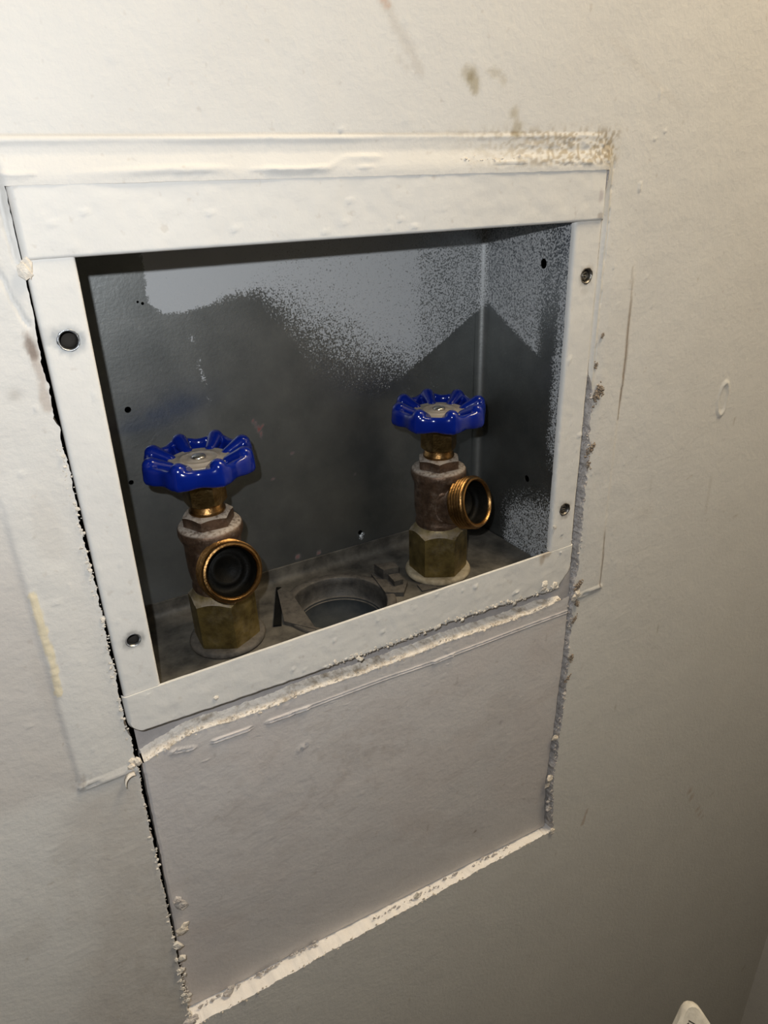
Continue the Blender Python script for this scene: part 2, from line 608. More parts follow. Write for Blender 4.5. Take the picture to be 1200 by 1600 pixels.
def wall_relief(x, z):
    """how far the plaster stands proud of the wall (box units)"""
    h = 0.0018 * (fbm(x * 5, z * 5, 3) - 0.5) + 0.0012 * (fbm(x * 26 + 3, z * 26, 2) - 0.5)
    near = np.exp(-np.maximum(0, np.hypot(np.maximum(abs(x - 0.5) - 0.7, 0), np.maximum(abs(z + 0.4) - 0.6, 0))) / 0.25)
    h = h * (0.35 + 0.65 * near)
    # taped joint above the box: ridge line and the coat below it
    zr = 0.160 + 0.006 * x + 0.0014 * (vnoise(x * 24, 2.0 + 0 * x) - 0.5)
    xe = (1 - sstep(1.02, 1.08, x)) * sstep(-0.9, -0.6, x)
    fade = (1 - 0.55 * sstep(0.3, 0.8, x)) * xe
    h += fade * 0.0024 * (.5 + vnoise(x * 9, 5.0 + 0 * x)) * np.exp(-((z - zr + 0.0045) / 0.0040) ** 2) - fade * .0012 * np.exp(-((z - zr - .001) / .0018) ** 2)
    h += xe * 0.0016 * sstep(zr + 0.004, zr - 0.004, z) * sstep(0.085, 0.11, z)
    # the coat runs over the upper edge of the frame
    h = np.where((x > -.085) & (x < 1.095), np.maximum(h, .0094 * sstep(.150, .104, z) * sstep(.04, .09, z) * sstep(-.085, -.07, x) * (1 - sstep(1.078, 1.095, x))), h)
    # the torn edges of the coat right over the frame
    zl = curve([(-.1, .114), (.12, .116), (.194, .120), (.277, .117), (.35, .114), (.42, .1165), (.46, .129), (.54, .131), (.62, .135), (.7, .128), (1.1, .124)])(x) + 0.005 * (fbm(x * 40, 4.0 + 0 * x, 3) - 0.5)
    amp = 0.0036 * sstep(.42, .66, fbm(x * 7 + 1.3, 8.0 + 0 * x, 2) + .12 * np.exp(-((x - .53) / .1) ** 2)) * (1 - 0.6 * sstep(0.58, 0.8, x)) * xe
    h += amp * (sstep(zl + 0.0030, zl, z) - sstep(zl - .001, zl - .012, z)) * sstep(0.098, 0.108, z)
    zl2 = curve([(-.1, .112), (.35, .1125), (.5, .1135), (.65, .1145), (.9, .117), (1.08, .11)])(x) + 0.004 * (fbm(x * 60, 14.0 + 0 * x, 3) - 0.5)
    h += 0.0024 * xe * sstep(.40, .62, fbm(x * 16 + 4, 3.0 + 0 * x, 2)) * np.exp(-((z - zl2) / 0.0020) ** 2)
    # crumbly dirty plaster at the upper right corner
    cor = sstep(0.72, 0.98, x) * (1 - sstep(1.075, 1.10, x)) * sstep(0.10, 0.115, z) * (1 - sstep(0.145, 0.165, z))
    h += cor * 0.0050 * (.5 * vnoise(x * 240, z * 240) + .5 * vnoise(x * 110, z * 110) - 0.4)
    # bead of filler down the right side of the frame
    zz = sstep(-0.40, -0.33, z) * (1 - sstep(0.10, 0.125, z))
    xb = 1.0935 + 0.004 * (fbm(z * 18, 6.0 + 0 * z, 3) - 0.5)
    h += zz * (0.0040 * np.exp(-((x - xb) / 0.0032) ** 2) - 0.0030 * np.exp(-((x - 1.0835) / 0.004) ** 2))
    h -= zz * 0.0045 * sstep(0.52, 0.60, fbm(z * 22, 3.0 + 0 * z, 2)) * np.exp(-((x - xb - 0.0045) / 0.0020) ** 2)
    # tape edges left and right of the opening
    wob = 0.003 * (vnoise(z * 14, 1.0 + 0 * z) - 0.5)
    h += 0.0026 * sstep(-0.188, -0.176, x + wob) * (1 - sstep(-0.16, -0.09, x)) * sstep(-0.98, -0.955, z) * (1 - sstep(-0.38, -0.30, z))
    h += 0.0022 * (1 - sstep(1.194, 1.204, x + wob)) * sstep(1.10, 1.13, x) * sstep(-0.97, -0.955, z) * (1 - sstep(-0.15, -0.05, z))
    # two short knife cuts with raised paper lips
    for pts in ([(-.180, -.964), (-.13, -.9665), (-.09, -.966), (-.074, -.974)], [(1.104, -.968), (1.155, -.9645), (1.207, -.963)]):
        d, run, L = segdist(x, z, pts)
        h += 0.0050 * np.exp(-(np.maximum(0, d - 0.0035) / 0.0030) ** 2) * np.where(d > 0.0006, 1, 0.2) - 0.004 * np.exp(-(d / 0.0022) ** 2)
    # cream scab where the paint came off along the left tape edge
    d, run, L = segdist(x, z, [(-.174, -.528), (-.172, -.60), (-.172, -.673), (-.174, -.735)])
    h += 0.003 * sstep(0.010, 0.004, d) * (fbm(x * 120, z * 120, 2) - 0.2)
    # the little raised ring of paint on the right
    e = np.hypot((x - 1.611) / 0.019, (z + 0.487) / 0.046)
    h += 0.0042 * np.exp(-((e - 1) / 0.13) ** 2)
    # cracks that run off from the left edge at the top
    for pts in ([(-.081, .096), (-.084, .045), (-.080, .0), (-.072, -.006)], [(-.132, .02), (-.105, -.017), (-.097, -.053), (-.084, -.091)]):
        d, run, L = segdist(x + 0.003 * (vnoise(x * 90, z * 90) - 0.5), z, pts)
        h -= 0.0055 * np.exp(-(d / 0.0024) ** 2)
    # small nibs of paint
    nb = vnoise(x * 70 + 40, z * 70)
    h += 0.0032 * sstep(0.955, 0.995, nb) * near
    return h


def wall_stain(x, z):
    c = np.ones(np.shape(x) + (3,))

    def put(mask, col):
        nonlocal c
        mk = np.clip(mask, 0, 1)[..., None]
        c = c * (1 - mk) + c * np.array(col) * mk

    n = fbm(x * 60, z * 60, 3)
    n2 = vnoise(x * 220, z * 220)
    n3 = fbm(x * 9, z * 9, 3)
    # brown blobs over the box
    for (bx, bz, rx, rz, s) in ((.716, .260, .014, .014, .6), (.727, .246, .015, .017, .8), (.774, .263, .016, .009, .42), (.795, .252, .010, .012, .40), (.823, .200, .012, .011, .6), (.834, .174, .013, .014, .62), (.826, .163, .009, .006, .6)):
        e = np.hypot((x - bx) / rx, (z - bz) / rz) + (n - 0.5) * 1.3
        put(s * sstep(1.25, 0.55, e), (.60, .54, .41))
    # grey rub marks
    d, run, L = segdist(x, z, [(.545, .355), (.567, .322), (.598, .285), (.614, .258)])
    put(0.55 * sstep(.013, .004, d + (n - .5) * .016), (.80, .77, .74))
    d, run, L = segdist(x, z, [(.540, .358), (.552, .350)])
    put(0.7 * sstep(.008, .002, d), (.90, .66, .55))
    d, run, L = segdist(x, z, [(.57, .275), (.588, .262)])
    put(0.5 * sstep(.007, .002, d + (n - .5) * .012), (.80, .77, .74))
    # dirt along the ridge, to the right
    zr = 0.160 + 0.006 * x
    a = sstep(.45, .95, x) * (1 - sstep(1.07, 1.14, x))
    put(a * 0.55 * sstep(.010, .0, abs(z - zr)) * sstep(.40, .62, n2 * .5 + n * .5), (.62, .58, .53))
    put(0.8 * sstep(-.7, -.5, x) * (1 - sstep(.75, .95, x)) * np.exp(-((z - zr - .0015) / .0022) ** 2), (.80, .77, .73))
    a = sstep(.62, .98, x) * (1 - sstep(1.085, 1.12, x)) * sstep(.102, .118, z) * (1 - sstep(.155, .19, z))
    put(a * 0.85 * sstep(.42, .60, n2 * .65 + n * .35), (.60, .52, .40))
    put(0.6 * np.exp(-(np.hypot((x - 1.078) / .025, (z - .125) / .035)) ** 2) * sstep(.3, .6, n), (.62, .55, .43))
    put(0.5 * np.exp(-((x - 1.088) / .010) ** 2) * sstep(-.02, .02, z) * (1 - sstep(.10, .15, z)), (.72, .68, .60))
    # the dark knife scratches on the right
    d, run, L = segdist(x + .0015 * (n - .5), z, [(1.190, -.105), (1.197, -.181), (1.202, -.349), (1.1975, -.47)])
    wd = .0020 + .0034 * np.sin(np.pi * np.clip(run / L, 0, 1)) ** .7
    put((0.35 + .6 * sstep(0, .5, run / L)) * sstep(wd + .0015, wd * .4, d), (.36, .29, .24))
    d, run, L = segdist(x, z, [(1.198, -.772), (1.2035, -.866), (1.204, -.962)])
    put(0.9 * sstep(.0038, .0010, d) * sstep(0, .2, run / L), (.36, .29, .24))
    # faint streaks and smudges out on the right
    d, run, L = segdist(x, z, [(1.622, -.73), (1.624, -.84)])
    put(0.30 * sstep(.010, .002, d), (.72, .68, .63))
    put(0.25 * np.exp(-(np.hypot((x - 1.352) / .03, (z + .768) / .025)) ** 2), (.70, .66, .61))
    put(0.3 * sstep(.006, .001, abs(x - 1.36)) * sstep(-.73, -.70, z) * (1 - sstep(-.68, -.65, z)), (.7, .66, .6))
    for p in ([(1.835, -2.08), (1.87, -2.15)], [(1.92, -2.23), (1.955, -2.30)], [(1.27, -1.86), (1.255, -1.92)]):
        d, run, L = segdist(x, z, p)
        put(0.6 * sstep(.009, .003, d + (n - .5) * .01), (.66, .52, .42))
    # grey, lilac dirt left of the box and below the cut
    a = sstep(-.42, -.22, x + (n3 - .5) * .10 + .12 * sstep(-1.2, -.6, z)) * (1 - sstep(-.186, -.172, x)) * (1 - sstep(-.55, -.30, z)) * sstep(-.99, -.93, z)
    put(a * .8, (.86, .83, .82))
    a = sstep(-.28, -.17, x + (n3 - .5) * .10 + 0.05 * sstep(-1.2, -1.6, z)) * (1 - sstep(-.09, -.06, x)) * (1 - sstep(-1.02, -.94, z)) * sstep(-2.2, -1.7, z)
    put(a * (.70 + .5 * (n - .5)), (.80, .765, .74))
    put(.25 * sstep(.6, .75, fbm(x * 16 + 7, z * 7, 3)) * (1 - sstep(-.12, -.05, x)), (.80, .77, .74))
    put(.6 * np.exp(-(np.hypot((x + .178) / .018, (z + .953) / .014)) ** 2) * sstep(.4, .6, n2), (.50, .45, .42))
    # cream scab
    d, run, L = segdist(x, z, [(-.175, -.528), (-.173, -.60), (-.172, -.673), (-.174, -.735)])
    put(0.95 * sstep(.0075, .0055, d + (n - .5) * .007), (1.12, 1.02, .78))
    # brown dirt in the torn place beside the upper left hole
    e = np.hypot((x + .088) / .012, (z + .118) / .030) + (n - .5) * 1.2
    put(.85 * sstep(1.1, .5, e), (.42, .36, .33))
    d, run, L = segdist(x, z, [(-.088, -.10), (-.083, -.17), (-.084, -.22)])
    put(.55 * sstep(.010, .003, d + (n - .5) * .014), (.60, .50, .44))
    put(.5 * np.exp(-(np.hypot((x + .125) / .010, (z + .19) / .010)) ** 2), (.6, .57, .54))
    # scattered specks, fewer far out
    sp = vnoise(x * 47 + 11, z * 47 + 3)
    put(.5 * sstep(.972, .995, sp), (.62, .55, .47))
    d, run, L = segdist(x, z, [(1.06, .33), (1.19, .26), (1.28, .22)])
    put(.14 * sstep(.012, .002, d + (n - .5) * .01), (.75, .68, .6))
    put(.10 * sstep(.5, .7, n3), (.93, .90, .86))
    return c


HH = wall_relief(WX, WZ)
ST = wall_stain(WX, WZ)
nx, nz = X.shape
idx = np.arange(nx * nz).reshape(nx, nz)
q = np.stack([idx[:-1, :-1], idx[1:, :-1], idx[1:, 1:], idx[:-1, 1:]], -1)
ok = np.ones((nx - 1, nz - 1), bool)
ok[iL:iR, jB:jT] = False
WV = np.stack([WX, -HH, WZ], -1).reshape(-1, 3)
wall = obj('wall_back', WV, q[ok], M['wall'], attrs={'stain': ST.reshape(-1, 3)})
wall['kind'] = 'structure'

# the cut edge of the drywall all round the hole
loop = [(iL, j) for j in range(jT, jB, -1)] + [(i, jB) for i in range(iL, iR)] + [(iR, j) for j in range(jB, jT)] + [(i, jT) for i in range(iR, iL, -1)]
lp = np.array([WV[idx[i, j]] for i, j in loop])
side = np.array(['L'] * (jT - jB) + ['B'] * (iR - iL) + ['R'] * (jT - jB) + ['T'] * (iR - iL))
inw = np.zeros_like(lp)
inw[side == 'L', 0] = 1
inw[side == 'R', 0] = -1
inw[side == 'B', 2] = 1
inw[side == 'T', 2] = -1
rings = [lp]
s = np.arange(len(lp)) * 0.35
for k, dep in enumerate((0.004, 0.010, 0.018, 0.028, 0.040, 0.058)):
    r = lp.copy()
    r[:, 1] += dep
    jit = (fbm(s * 0.7, k * 3.1 + 0 * s, 2) - 0.5) * (0.005 if k < 5 else 0.002)
    bias = np.zeros(len(lp))
    bias[side == 'R'] = 0.0012 * (k + 1) * sstep(-.36, -.42, lp[side == 'R', 2])
    off = np.where(side == 'B', jit * 0.10, jit * 0.8) + bias
    off = np.where(side == 'L', -np.abs(off) * 0.8, off)
    off = np.where(side == 'T', -np.abs(off), off)
    rings.append(r + inw * off[:, None])
n = len(lp)
EV = np.vstack(rings)
EF = []
for k in range(len(rings) - 1):
    for a in range(n):
        b2 = (a + 1) % n
        EF.append((k * n + a, k * n + b2, (k + 1) * n + b2, (k + 1) * n + a))
sel = {'L': 'cut', 'R': 'cut', 'B': 'gypsum', 'T': 'cut'}
for nm, pick in (('cut_drywall_edge', ('L', 'R', 'T')), ('gypsum_ledge', ('B',))):
    fs = [f for i, f in enumerate(EF) if side[i % n] in pick]
    obj(nm, EV, fs, M['ledge' if nm == 'gypsum_ledge' else 'cut'], wall)

# dark cavity board behind the hole, well behind box and patch
mb = MB()
mb.box((-1.0, 0.46, -2.6), (2.2, 0.50, 0.8))
o = mb.obj('wall_cavity', M['dark'], None, smooth=False)
o['kind'] = 'structure'

# adjoining wall on the right, and the floor far below the picture
mb = MB()
mb.box((2.84, -7.0, -6.05), (3.3, 0.0, 6.0))
o = mb.obj('wall_right', M['side'], None, smooth=False)
o['kind'] = 'structure'
mb = MB()
mb.box((-6.0, -9.0, -6.35), (3.3, 0.0, -6.052))
o = mb.obj('floor', M['floor'], None, smooth=False)
o['kind'] = 'structure'

# ================================================================== THE OUTLET BOX
box = thing('washer_outlet_box', 'recessed galvanised outlet box with white painted face frame set in the wall', 'outlet box', W(0.5, 0.165, -0.845))


def plate(name, x0, x1, z0, z1, yf, holes=(), nu=80, nv=30, xl=None, xr=None, zb=None, roll=('l', 'r', 'b', 't'), rr=0.007, lip=0.022, relief=0.0012, seed=1.0, stain=None):
    """a flange of the face frame: flat sheet with rolled edges and paint relief; holes pierced"""
    ue = np.unique(np.concatenate([np.linspace(0, 1, nu), np.linspace(0, .05, 7), np.linspace(.95, 1, 7)]))
    ve = np.unique(np.concatenate([np.linspace(0, 1, nv), np.linspace(0, .08, 6), np.linspace(.92, 1, 6)]))

    def uv2(u, v):
        z = z0 + (z1 - z0) * v
        a = xl(z) if xl else x0 + 0 * z
        b = xr(z) if xr else x1 + 0 * z
        x = a + (b - a) * u
        zbb = zb(x) if zb else z0 + 0 * x
        z = zbb + (z1 - zbb) * v
        return x, z

    def fn(u, v):
        x, z = uv2(u, v)
        d = np.full(np.shape(u), 9.0)
        if 'l' in roll:
            d = np.minimum(d, u * (x1 - x0))
        if 'r' in roll:
            d = np.minimum(d, (1 - u) * (x1 - x0))
        if 'b' in roll:
            d = np.minimum(d, v * (z1 - z0))
        if 't' in roll:
            d = np.minimum(d, (1 - v) * (z1 - z0))
        t = np.clip(1 - d / rr, 0, 1)
        y = yf + rr * (1 - np.sqrt(np.maximum(0, 1 - t * t)))
        h = relief * ((fbm(x * 9 + seed, z * 9, 3) - .5) * 1.6 + (fbm(x * 50 + seed, z * 50, 2) - .5) * .6 + 1.6 * sstep(.93, .99, vnoise(x * 80 + seed, z * 80)))
        return np.stack([x, y - h, z], -1)

    hu = []
    for (hx, hz, hr) in holes:
        hu.append(((hx - x0) / (x1 - x0), (hz - z0) / (z1 - z0), hr))
    # holes are laid out in real lengths
    us_l, vs_l = ue * (x1 - x0), ve * (z1 - z0)
    hl = [(a * (x1 - x0), b * (z1 - z0), r) for a, b, r in hu]
    V, F = grid_holes(us_l, vs_l, hl, lambda a, b: fn(a / (x1 - x0), b / (z1 - z0)))
    V = np.asarray(V)
    # lip turned back round the border
    NU, NV = len(ue), len(ve)
    border = [(i, 0) for i in range(NU - 1)] + [(NU - 1, j) for j in range(NV - 1)] + [(i, NV - 1) for i in range(NU - 1, 0, -1)] + [(0, j) for j in range(NV - 1, 0, -1)]
    ids = [i * NV + j for i, j in border]
    bv = V[ids].copy()
    bv[:, 1] = np.maximum(bv[:, 1], yf) + lip
    b0 = len(V)
    V = np.vstack([V, bv])
    n = len(ids)
    F = list(F)
    for k in range(n):
        k2 = (k + 1) % n
        F.append((ids[k], b0 + k, b0 + k2, ids[k2]))
    c = np.ones((len(V), 3))
    nn = fbm(V[:, 0] * 60, V[:, 2] * 60, 3)
    for (sx, sz, rx, rz, sv, col) in (stain or ()):
        e = np.hypot((V[:, 0] - sx) / rx, (V[:, 2] - sz) / rz) + (nn - .5) * 1.0
        mk = (sv * sstep(1.2, .6, e))[:, None]
        c = c * (1 - mk) + c * np.array(col) * mk
    return sharp(obj(name, V, F, M['frame'], box, attrs={'stain': c}), 50)


SCR = [(-.033, -.118, .0145), (-.032, -.673, .0125), (1.045, -.112, .016), (1.041, -.679, .016)]
plate('top_flange', -.0715, 1.0795, 0.0, .1005, -.0075, nu=180, nv=24, rr=.006, lip=.007, roll=('l', 'r', 'b'), relief=.0022, seed=2.0,
      stain=[(1.062, .05, .006, .014, .7, (.72, .66, .68)), (1.066, .01, .007, .006, .7, (.55, .50, .47))])
plate('left_flange', -.0705, 0.0, -.789, .002, -.0035, holes=SCR[:2], nu=22, nv=150, roll=('l', 'r'), rr=.006, lip=.007, relief=.0011, seed=5.0,
      xl=lambda z: -.0705 + .0015 * (vnoise(z * 12, 1 + 0 * z) - .5), stain=[(-.033, -.118, .0245, .026, .95, (.55, .59, .64)), (-.032, -.673, .0205, .0205, .9, (.45, .45, .46)), (-.058, -.108, .020, .016, .45, (.76, .77, .79))])
plate('right_flange', 1.0, 1.0795, -.789, .002, -.0035, holes=SCR[2:], nu=24, nv=150, roll=('l', 'r'), rr=.0075, lip=.004, relief=.0014, seed=9.0, stain=[(1.045, -.112, .021, .023, .8, (.55, .52, .48)), (1.041, -.679, .022, .024, .85, (.50, .47, .44)), (1.045, -.143, .012, .010, .35, (.7, .68, .65))])


def bot_left(z):
    r = .036
    t = np.clip((-.9 + r - z) / r, 0, 1)
    return -.0735 + r * (1 - np.sqrt(np.maximum(0, 1 - t * t)))


def bot_right(z):
    return 1.0815 - .035 * sstep(-.845, -.895, z)


def bot_edge(x):
    s = np.interp(x, [-.08, .183, .47, .672, .9, 1.05], [-.8815, -.8905, -.8965, -.8955, -.905, -.912])
    rough = sstep(.35, .75, x)
    return s + (.0016 + .0050 * rough) * (fbm(x * 45, 3.0 + 0 * x, 4) - .5) * 2


plate('bottom_flange', -.0735, 1.0815, -.9, -.7906, -.0055, nu=260, nv=24, xl=bot_left, xr=bot_right, zb=bot_edge, roll=('l', 'r', 'b'), rr=.0055, lip=.0065, relief=.0022, seed=13.0,
      stain=[(.975, -.803, .012, .018, .75, (.62, .54, .46)), (.988, -.795, .016, .008, .75, (.62, .54, .46)), (.80, -.84, .008, .010, .2, (.7, .65, .6))])

# bare ring where the paint came off, and pressed eyelet of every screw hole
for k, (hx, hz, hr) in enumerate(SCR):
    mtx = Matrix.Translation((hx, -.0035, hz)) @ Matrix.Rotation(math.radians(90), 4, 'X')
    mb = MB()
    ro = (.0172, .0150, .0185, .0180)[k]
    ri = (.0125, .0105, .0125, .012)[k]
    # profile heights: + is towards the room
    mb.lathe([(ro, -.0010), (ro - .0012, .0005), (ri + .0025, .0002), (ri + .0008, -.0040), (ri, -.007)], 40, mtx, cap0=False, cap1=False)
    # broken outline of the worn spot
    rnd = random.Random(k)
    ph = [rnd.uniform(0, 6.28) for _ in range(4)]
    V = []
    for (x, y, z) in mb.v:
        a = math.atan2(z - hz, x - hx)
        r = math.hypot(x - hx, z - hz)
        if r > ri + .0045:
            f = 1 + .03 * math.sin(3 * a + ph[0]) + .03 * math.sin(7 * a + ph[1]) + .02 * math.sin(13 * a + ph[2])
            x, z = hx + (x - hx) * f, hz + (z - hz) * f
        V.append((x, y, z))
    mb.v = V
    mb.obj('screw_eyelet', M['steel' if k < 2 else 'screw'], box, label='bare steel eyelet with worn paint around it' if k < 2 else None)
    mb = MB()
    mb.lathe([(ri, -.0068), (ri * .97, -.030), (.0004, -.030)], 32, mtx, cap0=False)
    mb.obj('screw_hole', M['dark'], box)
    if k >= 2:
        mb = MB()
        m2 = Matrix.Translation((hx + .001, .006, hz)) @ Matrix.Rotation(math.radians(90), 4, 'X')
        mb.lathe([(.0108, -.02), (.0108, .0), (.0095, .0035), (.0055, .0048), (.0046, .0015), (.0005, .0012)], 28, m2, cap1=True)
        mb.box((hx - .0075, .0005, hz - .0012), (hx + .0085, .0022, hz + .0012))
        mb.obj('screw', M['screw'], box)

# back panel with overspray
YB, XR, XLF, ZF, ZC = 0.33, 1.02, -0.02, -0.845, 0.03


def back_marks(x, z):
    n = fbm(x * 60, z * 60, 3)
    nl = fbm(x * 14, z * 14, 2)
    zc = curve([(.1, -.140), (.205, -.141), (.30, -.128), (.40, -.118), (.46, -.160), (.52, -.215), (.57, -.25), (.67, -.300), (.79, -.345), (1.0, -.40)])(x)
    sf = curve([(.1, .005), (.30, .008), (.40, .035), (.5, .13), (.6, .155), (.7, .13), (.79, .08), (1, .05)])(x)
    d = sstep(-1, 1, (z - zc + (nl - .5) * .03) / sf)
    top = curve([(.1, 1.2), (.38, 1.15), (.46, .93), (.62, .96), (.70, 1.0), (.80, .92), (.835, .66), (1.0, .60)])(x)
    d = d * top
    d = np.where((x > .72) & (z < -.352 + (x - .789) * .60), d * .0, d)
    cutx = .168 + .006 * (fbm(z * 70, 2.0 + 0 * z, 3) - .5) + .022 * sstep(-.12, -.145, z)
    d = d * sstep(cutx - .003, cutx + .003, x)
    d += .30 * sstep(.5, .7, fbm(x * 30, z * 30 + 4, 3)) * np.exp(-(np.hypot((x - .80) / .07, (z + .40) / .04)) ** 2)
    # drip line in the metal, faint lines and a blue smear
    dd, run, L = segdist(x + .003 * (n - .5), z, [(.245, -.20), (.252, -.26), (.262, -.31), (.264, -.34)])
    d += .55 * sstep(.008, .002, dd) * sstep(.30, .55, n)
    g = np.exp(-(np.hypot((x - .16) / .075, (z + .355 - .12 * (x - .16)) / .022)) ** 2) * (.5 + n)
    g += .6 * np.exp(-(np.hypot((x - .22) / .07, (z + .325) / .03)) ** 2) * (.3 + n)
    g += .35 * np.exp(-(np.hypot((x - .09) / .06, (z + .375) / .010)) ** 2)
    # fine dark blue tint where overspray thins out
    r = np.zeros_like(x)
    for p in ([(.360, -.405), (.372, -.430), (.378, -.452)], [(.372, -.432), (.383, -.420)]):
        dd, run, L = segdist(x, z, p)
        r = np.maximum(r, sstep(.0042, .001, dd) * sstep(.3, .5, n))
    for (px_, pz_, pr) in ((.45, -.505, .006), (.62, -.60, .005), (.44, -.79, .010), (.50, -.795, .006), (.395, -.56, .005)):
        r = np.maximum(r, .8 * sstep(pr, pr * .3, np.hypot(x - px_, z - pz_) + (n - .5) * .006))
    return np.stack([np.clip(d, 0, 1.2), np.clip(g, 0, 1), np.clip(r, 0, 1)], -1)


RF = 0.022
bx = axis([(XLF, XR - RF, 0.0055)])
bz = axis([(ZF + .026, ZC, 0.0055)])
bh = [(.089, -.332, .0068), (.626, -.770, .0065), (.146, -.117, .0026), (.155, -.121, .0032), (.068, -.493, .0055)]
V, F = grid_holes(bx, bz, bh, lambda a, b: np.stack([a, YB + .0016 * (fbm(a * 4, b * 4, 2) - .5), b], -1), lambda a, b: np.stack([a, 0 * a + YB + .004, b], -1))
V = np.asarray(V)
sharp(obj('back_panel', V, F, M['sheet'], box, attrs={'marks': back_marks(V[:, 0], V[:, 2])}), 50)


def right_marks(y, z):
    n = fbm(y * 60, z * 60, 3)
    d = np.zeros_like(y)
    line = curve([(.10, -.310), (.20, -.264), (.313, -.205)])(y)
    dens = curve([(-.01, .56), (.05, .50), (.09, .53), (.13, .66), (.20, .64), (.33, .60)])(y)
    up = sstep(-.010, .010, z - line)
    soft = sstep(-.16, .06, z - line - .08)
    lowdens = .30 + .70 * sstep(.10, .14, y)
    d = up * dens * (.72 + .28 * soft) * (1 - (1 - sstep(.085, .125, y)) * (1 - sstep(-.30, -.12, z))) + .18 * up * np.exp(-((z - line) / .05) ** 2) * sstep(.08, .13, y)
    d = np.maximum(d, .62 * (1 - sstep(.042, .070, y + .01 * (n - .5))) * sstep(-.62, -.50, z))
    d = np.maximum(d, .64 * sstep(-.62, -.74, z + .35 * (y - .1)) * (1 - sstep(.17, .24, y)))
    g = .55 * sstep(-.16, .0, z) * (1 - sstep(.02, .10, y)) + .25 * sstep(-.3, -.1, z)  # bluish sheen towards the upper front, painted into the sheet's colour
    r = np.zeros_like(y)
    return np.stack([np.clip(d, 0, 1), np.clip(g, 0, 1), r], -1)


# right panel: from the front edge back to the rounded fold into the back panel
path = [(XR, y) for y in axis([(-.002, YB - RF, .0055)])]
for k in range(1, 9):
    a = math.pi / 2 * k / 8
    path.append((XR - RF + RF * math.cos(a), YB - RF + RF * math.sin(a)))
path.append((XR - RF - .004, YB - .0008))
plen = np.concatenate([[0], np.cumsum([math.hypot(path[i + 1][0] - path[i][0], path[i + 1][1] - path[i][1]) for i in range(len(path) - 1)])])
pxs = np.array([p[0] for p in path])
pys = np.array([p[1] for p in path])
rz_ = axis([(ZF - .002, ZC, .0055)])
rh = [(.113, -.093, .0115), (.125, -.633, .0095)]
V, F = grid_holes(plen, rz_, rh, lambda a, b: np.stack([np.interp(a, plen, pxs), np.interp(a, plen, pys), b], -1), lambda a, b: np.stack([np.interp(a, plen, pxs) + .003, np.interp(a, plen, pys), b], -1))
V = np.asarray(V)
rm = right_marks(V[:, 1], V[:, 2])
bm_ = back_marks(V[:, 0], V[:, 2])
t = sstep(YB - RF, YB - RF * .4, V[:, 1])[:, None]
sharp(obj('right_panel', V, F, M['sheet'], box, attrs={'marks': rm * (1 - t) + bm_ * t}), 60)

# left panel and top panel
mb = MB()
mb.box((XLF - .008, .036, ZF - .002), (XLF, YB + .004, ZC))
mb.obj('left_panel', M['sheet'], box, smooth=False, attrs={'marks': (0, 0, 0)})
mb = MB()
mb.box((XLF - .008, -.001, ZC), (XR + .006, YB + .004, ZC + .008))
mb.obj('top_panel', M['sheet'], box, smooth=False, attrs={'marks': (0.2, 0, 0)})

# floor panel: sheet with the round outlet for the drain, turned up at the back
path = [(y, ZF) for y in axis([(-.002, YB - .022, .006)])]
for k in range(1, 7):
    a = math.pi / 2 * k / 6
    path.append((YB - .022 + .019 * math.sin(a), ZF + .019 * (1 - math.cos(a))))
path += [(YB - .003, ZF + .030), (YB - .0035, ZF + .040), (YB - .0005, ZF + .0415)]
plen2 = np.concatenate([[0], np.cumsum([math.hypot(path[i + 1][0] - path[i][0], path[i + 1][1] - path[i][1]) for i in range(len(path) - 1)])])
fy = np.array([p[0] for p in path])
fz = np.array([p[1] for p in path])
DR = (.466, .147)
V, F = grid_holes(axis([(XLF, XR - .003, .008)]), plen2, [(DR[0], DR[1], .121)], lambda a, b: np.stack([a, np.interp(b, plen2, fy), np.interp(b, plen2, fz) + .0016 * (fbm(a * 20, b * 20, 2) - .5) * (b < .29)], -1),
                  lambda a, b: np.stack([a, np.interp(b, plen2, fy), 0 * a + ZF - .02], -1))
sharp(obj('floor_panel', V, F, M['grime'], box), 60)
# blob of solder or a bent tab on the fold behind the right valve
mb = MB()
for (dx, dy, dz, r) in ((0, 0, 0, .008), (.006, .002, .006, .006)):
    mb.sphere((.626 + dx, YB - .004 + dy, -.782 + dz), r, 8, (1, .5, 1.2))
mb.obj('bent_tab', M['sheet'], box, attrs={'marks': (.4, 0, 0)})

# ================================================================== DRAIN OPENING
drain = thing('drain_fitting', 'grimy round drain opening between the two valves in the box floor', 'drain', W(DR[0], DR[1], ZF))
mb = MB()
T = Matrix.Translation((DR[0], DR[1], ZF))
mb.lathe([(.140, -.0005), (.139, .006), (.135, .0085), (.119, .0085), (.116, .005), (.115, -.010), (.1145, -.045), (.110, -.047), (.104, -.052)], 72, T, cap0=False, cap1=False)
mb.obj('ring', M['cast'], drain)
mb = MB()
mb.lathe([(.107, -.046), (.1055, -.055), (.1055, -.088), (.02, -.090)], 56, T, cap0=False)
mb.obj('drain_pipe', M['pipe'], drain)
# square lug with a slot, on the left, and the upright clip on the right
mb = MB()
lug = [(-.165, -.052), (-.156, -.055), (-.120, -.085), (-.120, .085), (-.100, .142), (-.138, .140), (-.146, .10)]
slot = [(-.176, -.005), (-.158, -.012), (-.092, .146), (-.104, .152)]


def prism(mb, pts, z0, z1, off):
    n = len(pts)
    V = [(off[0] + p[0], off[1] + p[1], z0) for p in pts] + [(off[0] + p[0], off[1] + p[1], z1) for p in pts]
    F = [tuple(range(n - 1, -1, -1)), tuple(range(n, 2 * n))] + [(k, (k + 1) % n, n + (k + 1) % n, n + k) for k in range(n)]
    mb.add(V, F)


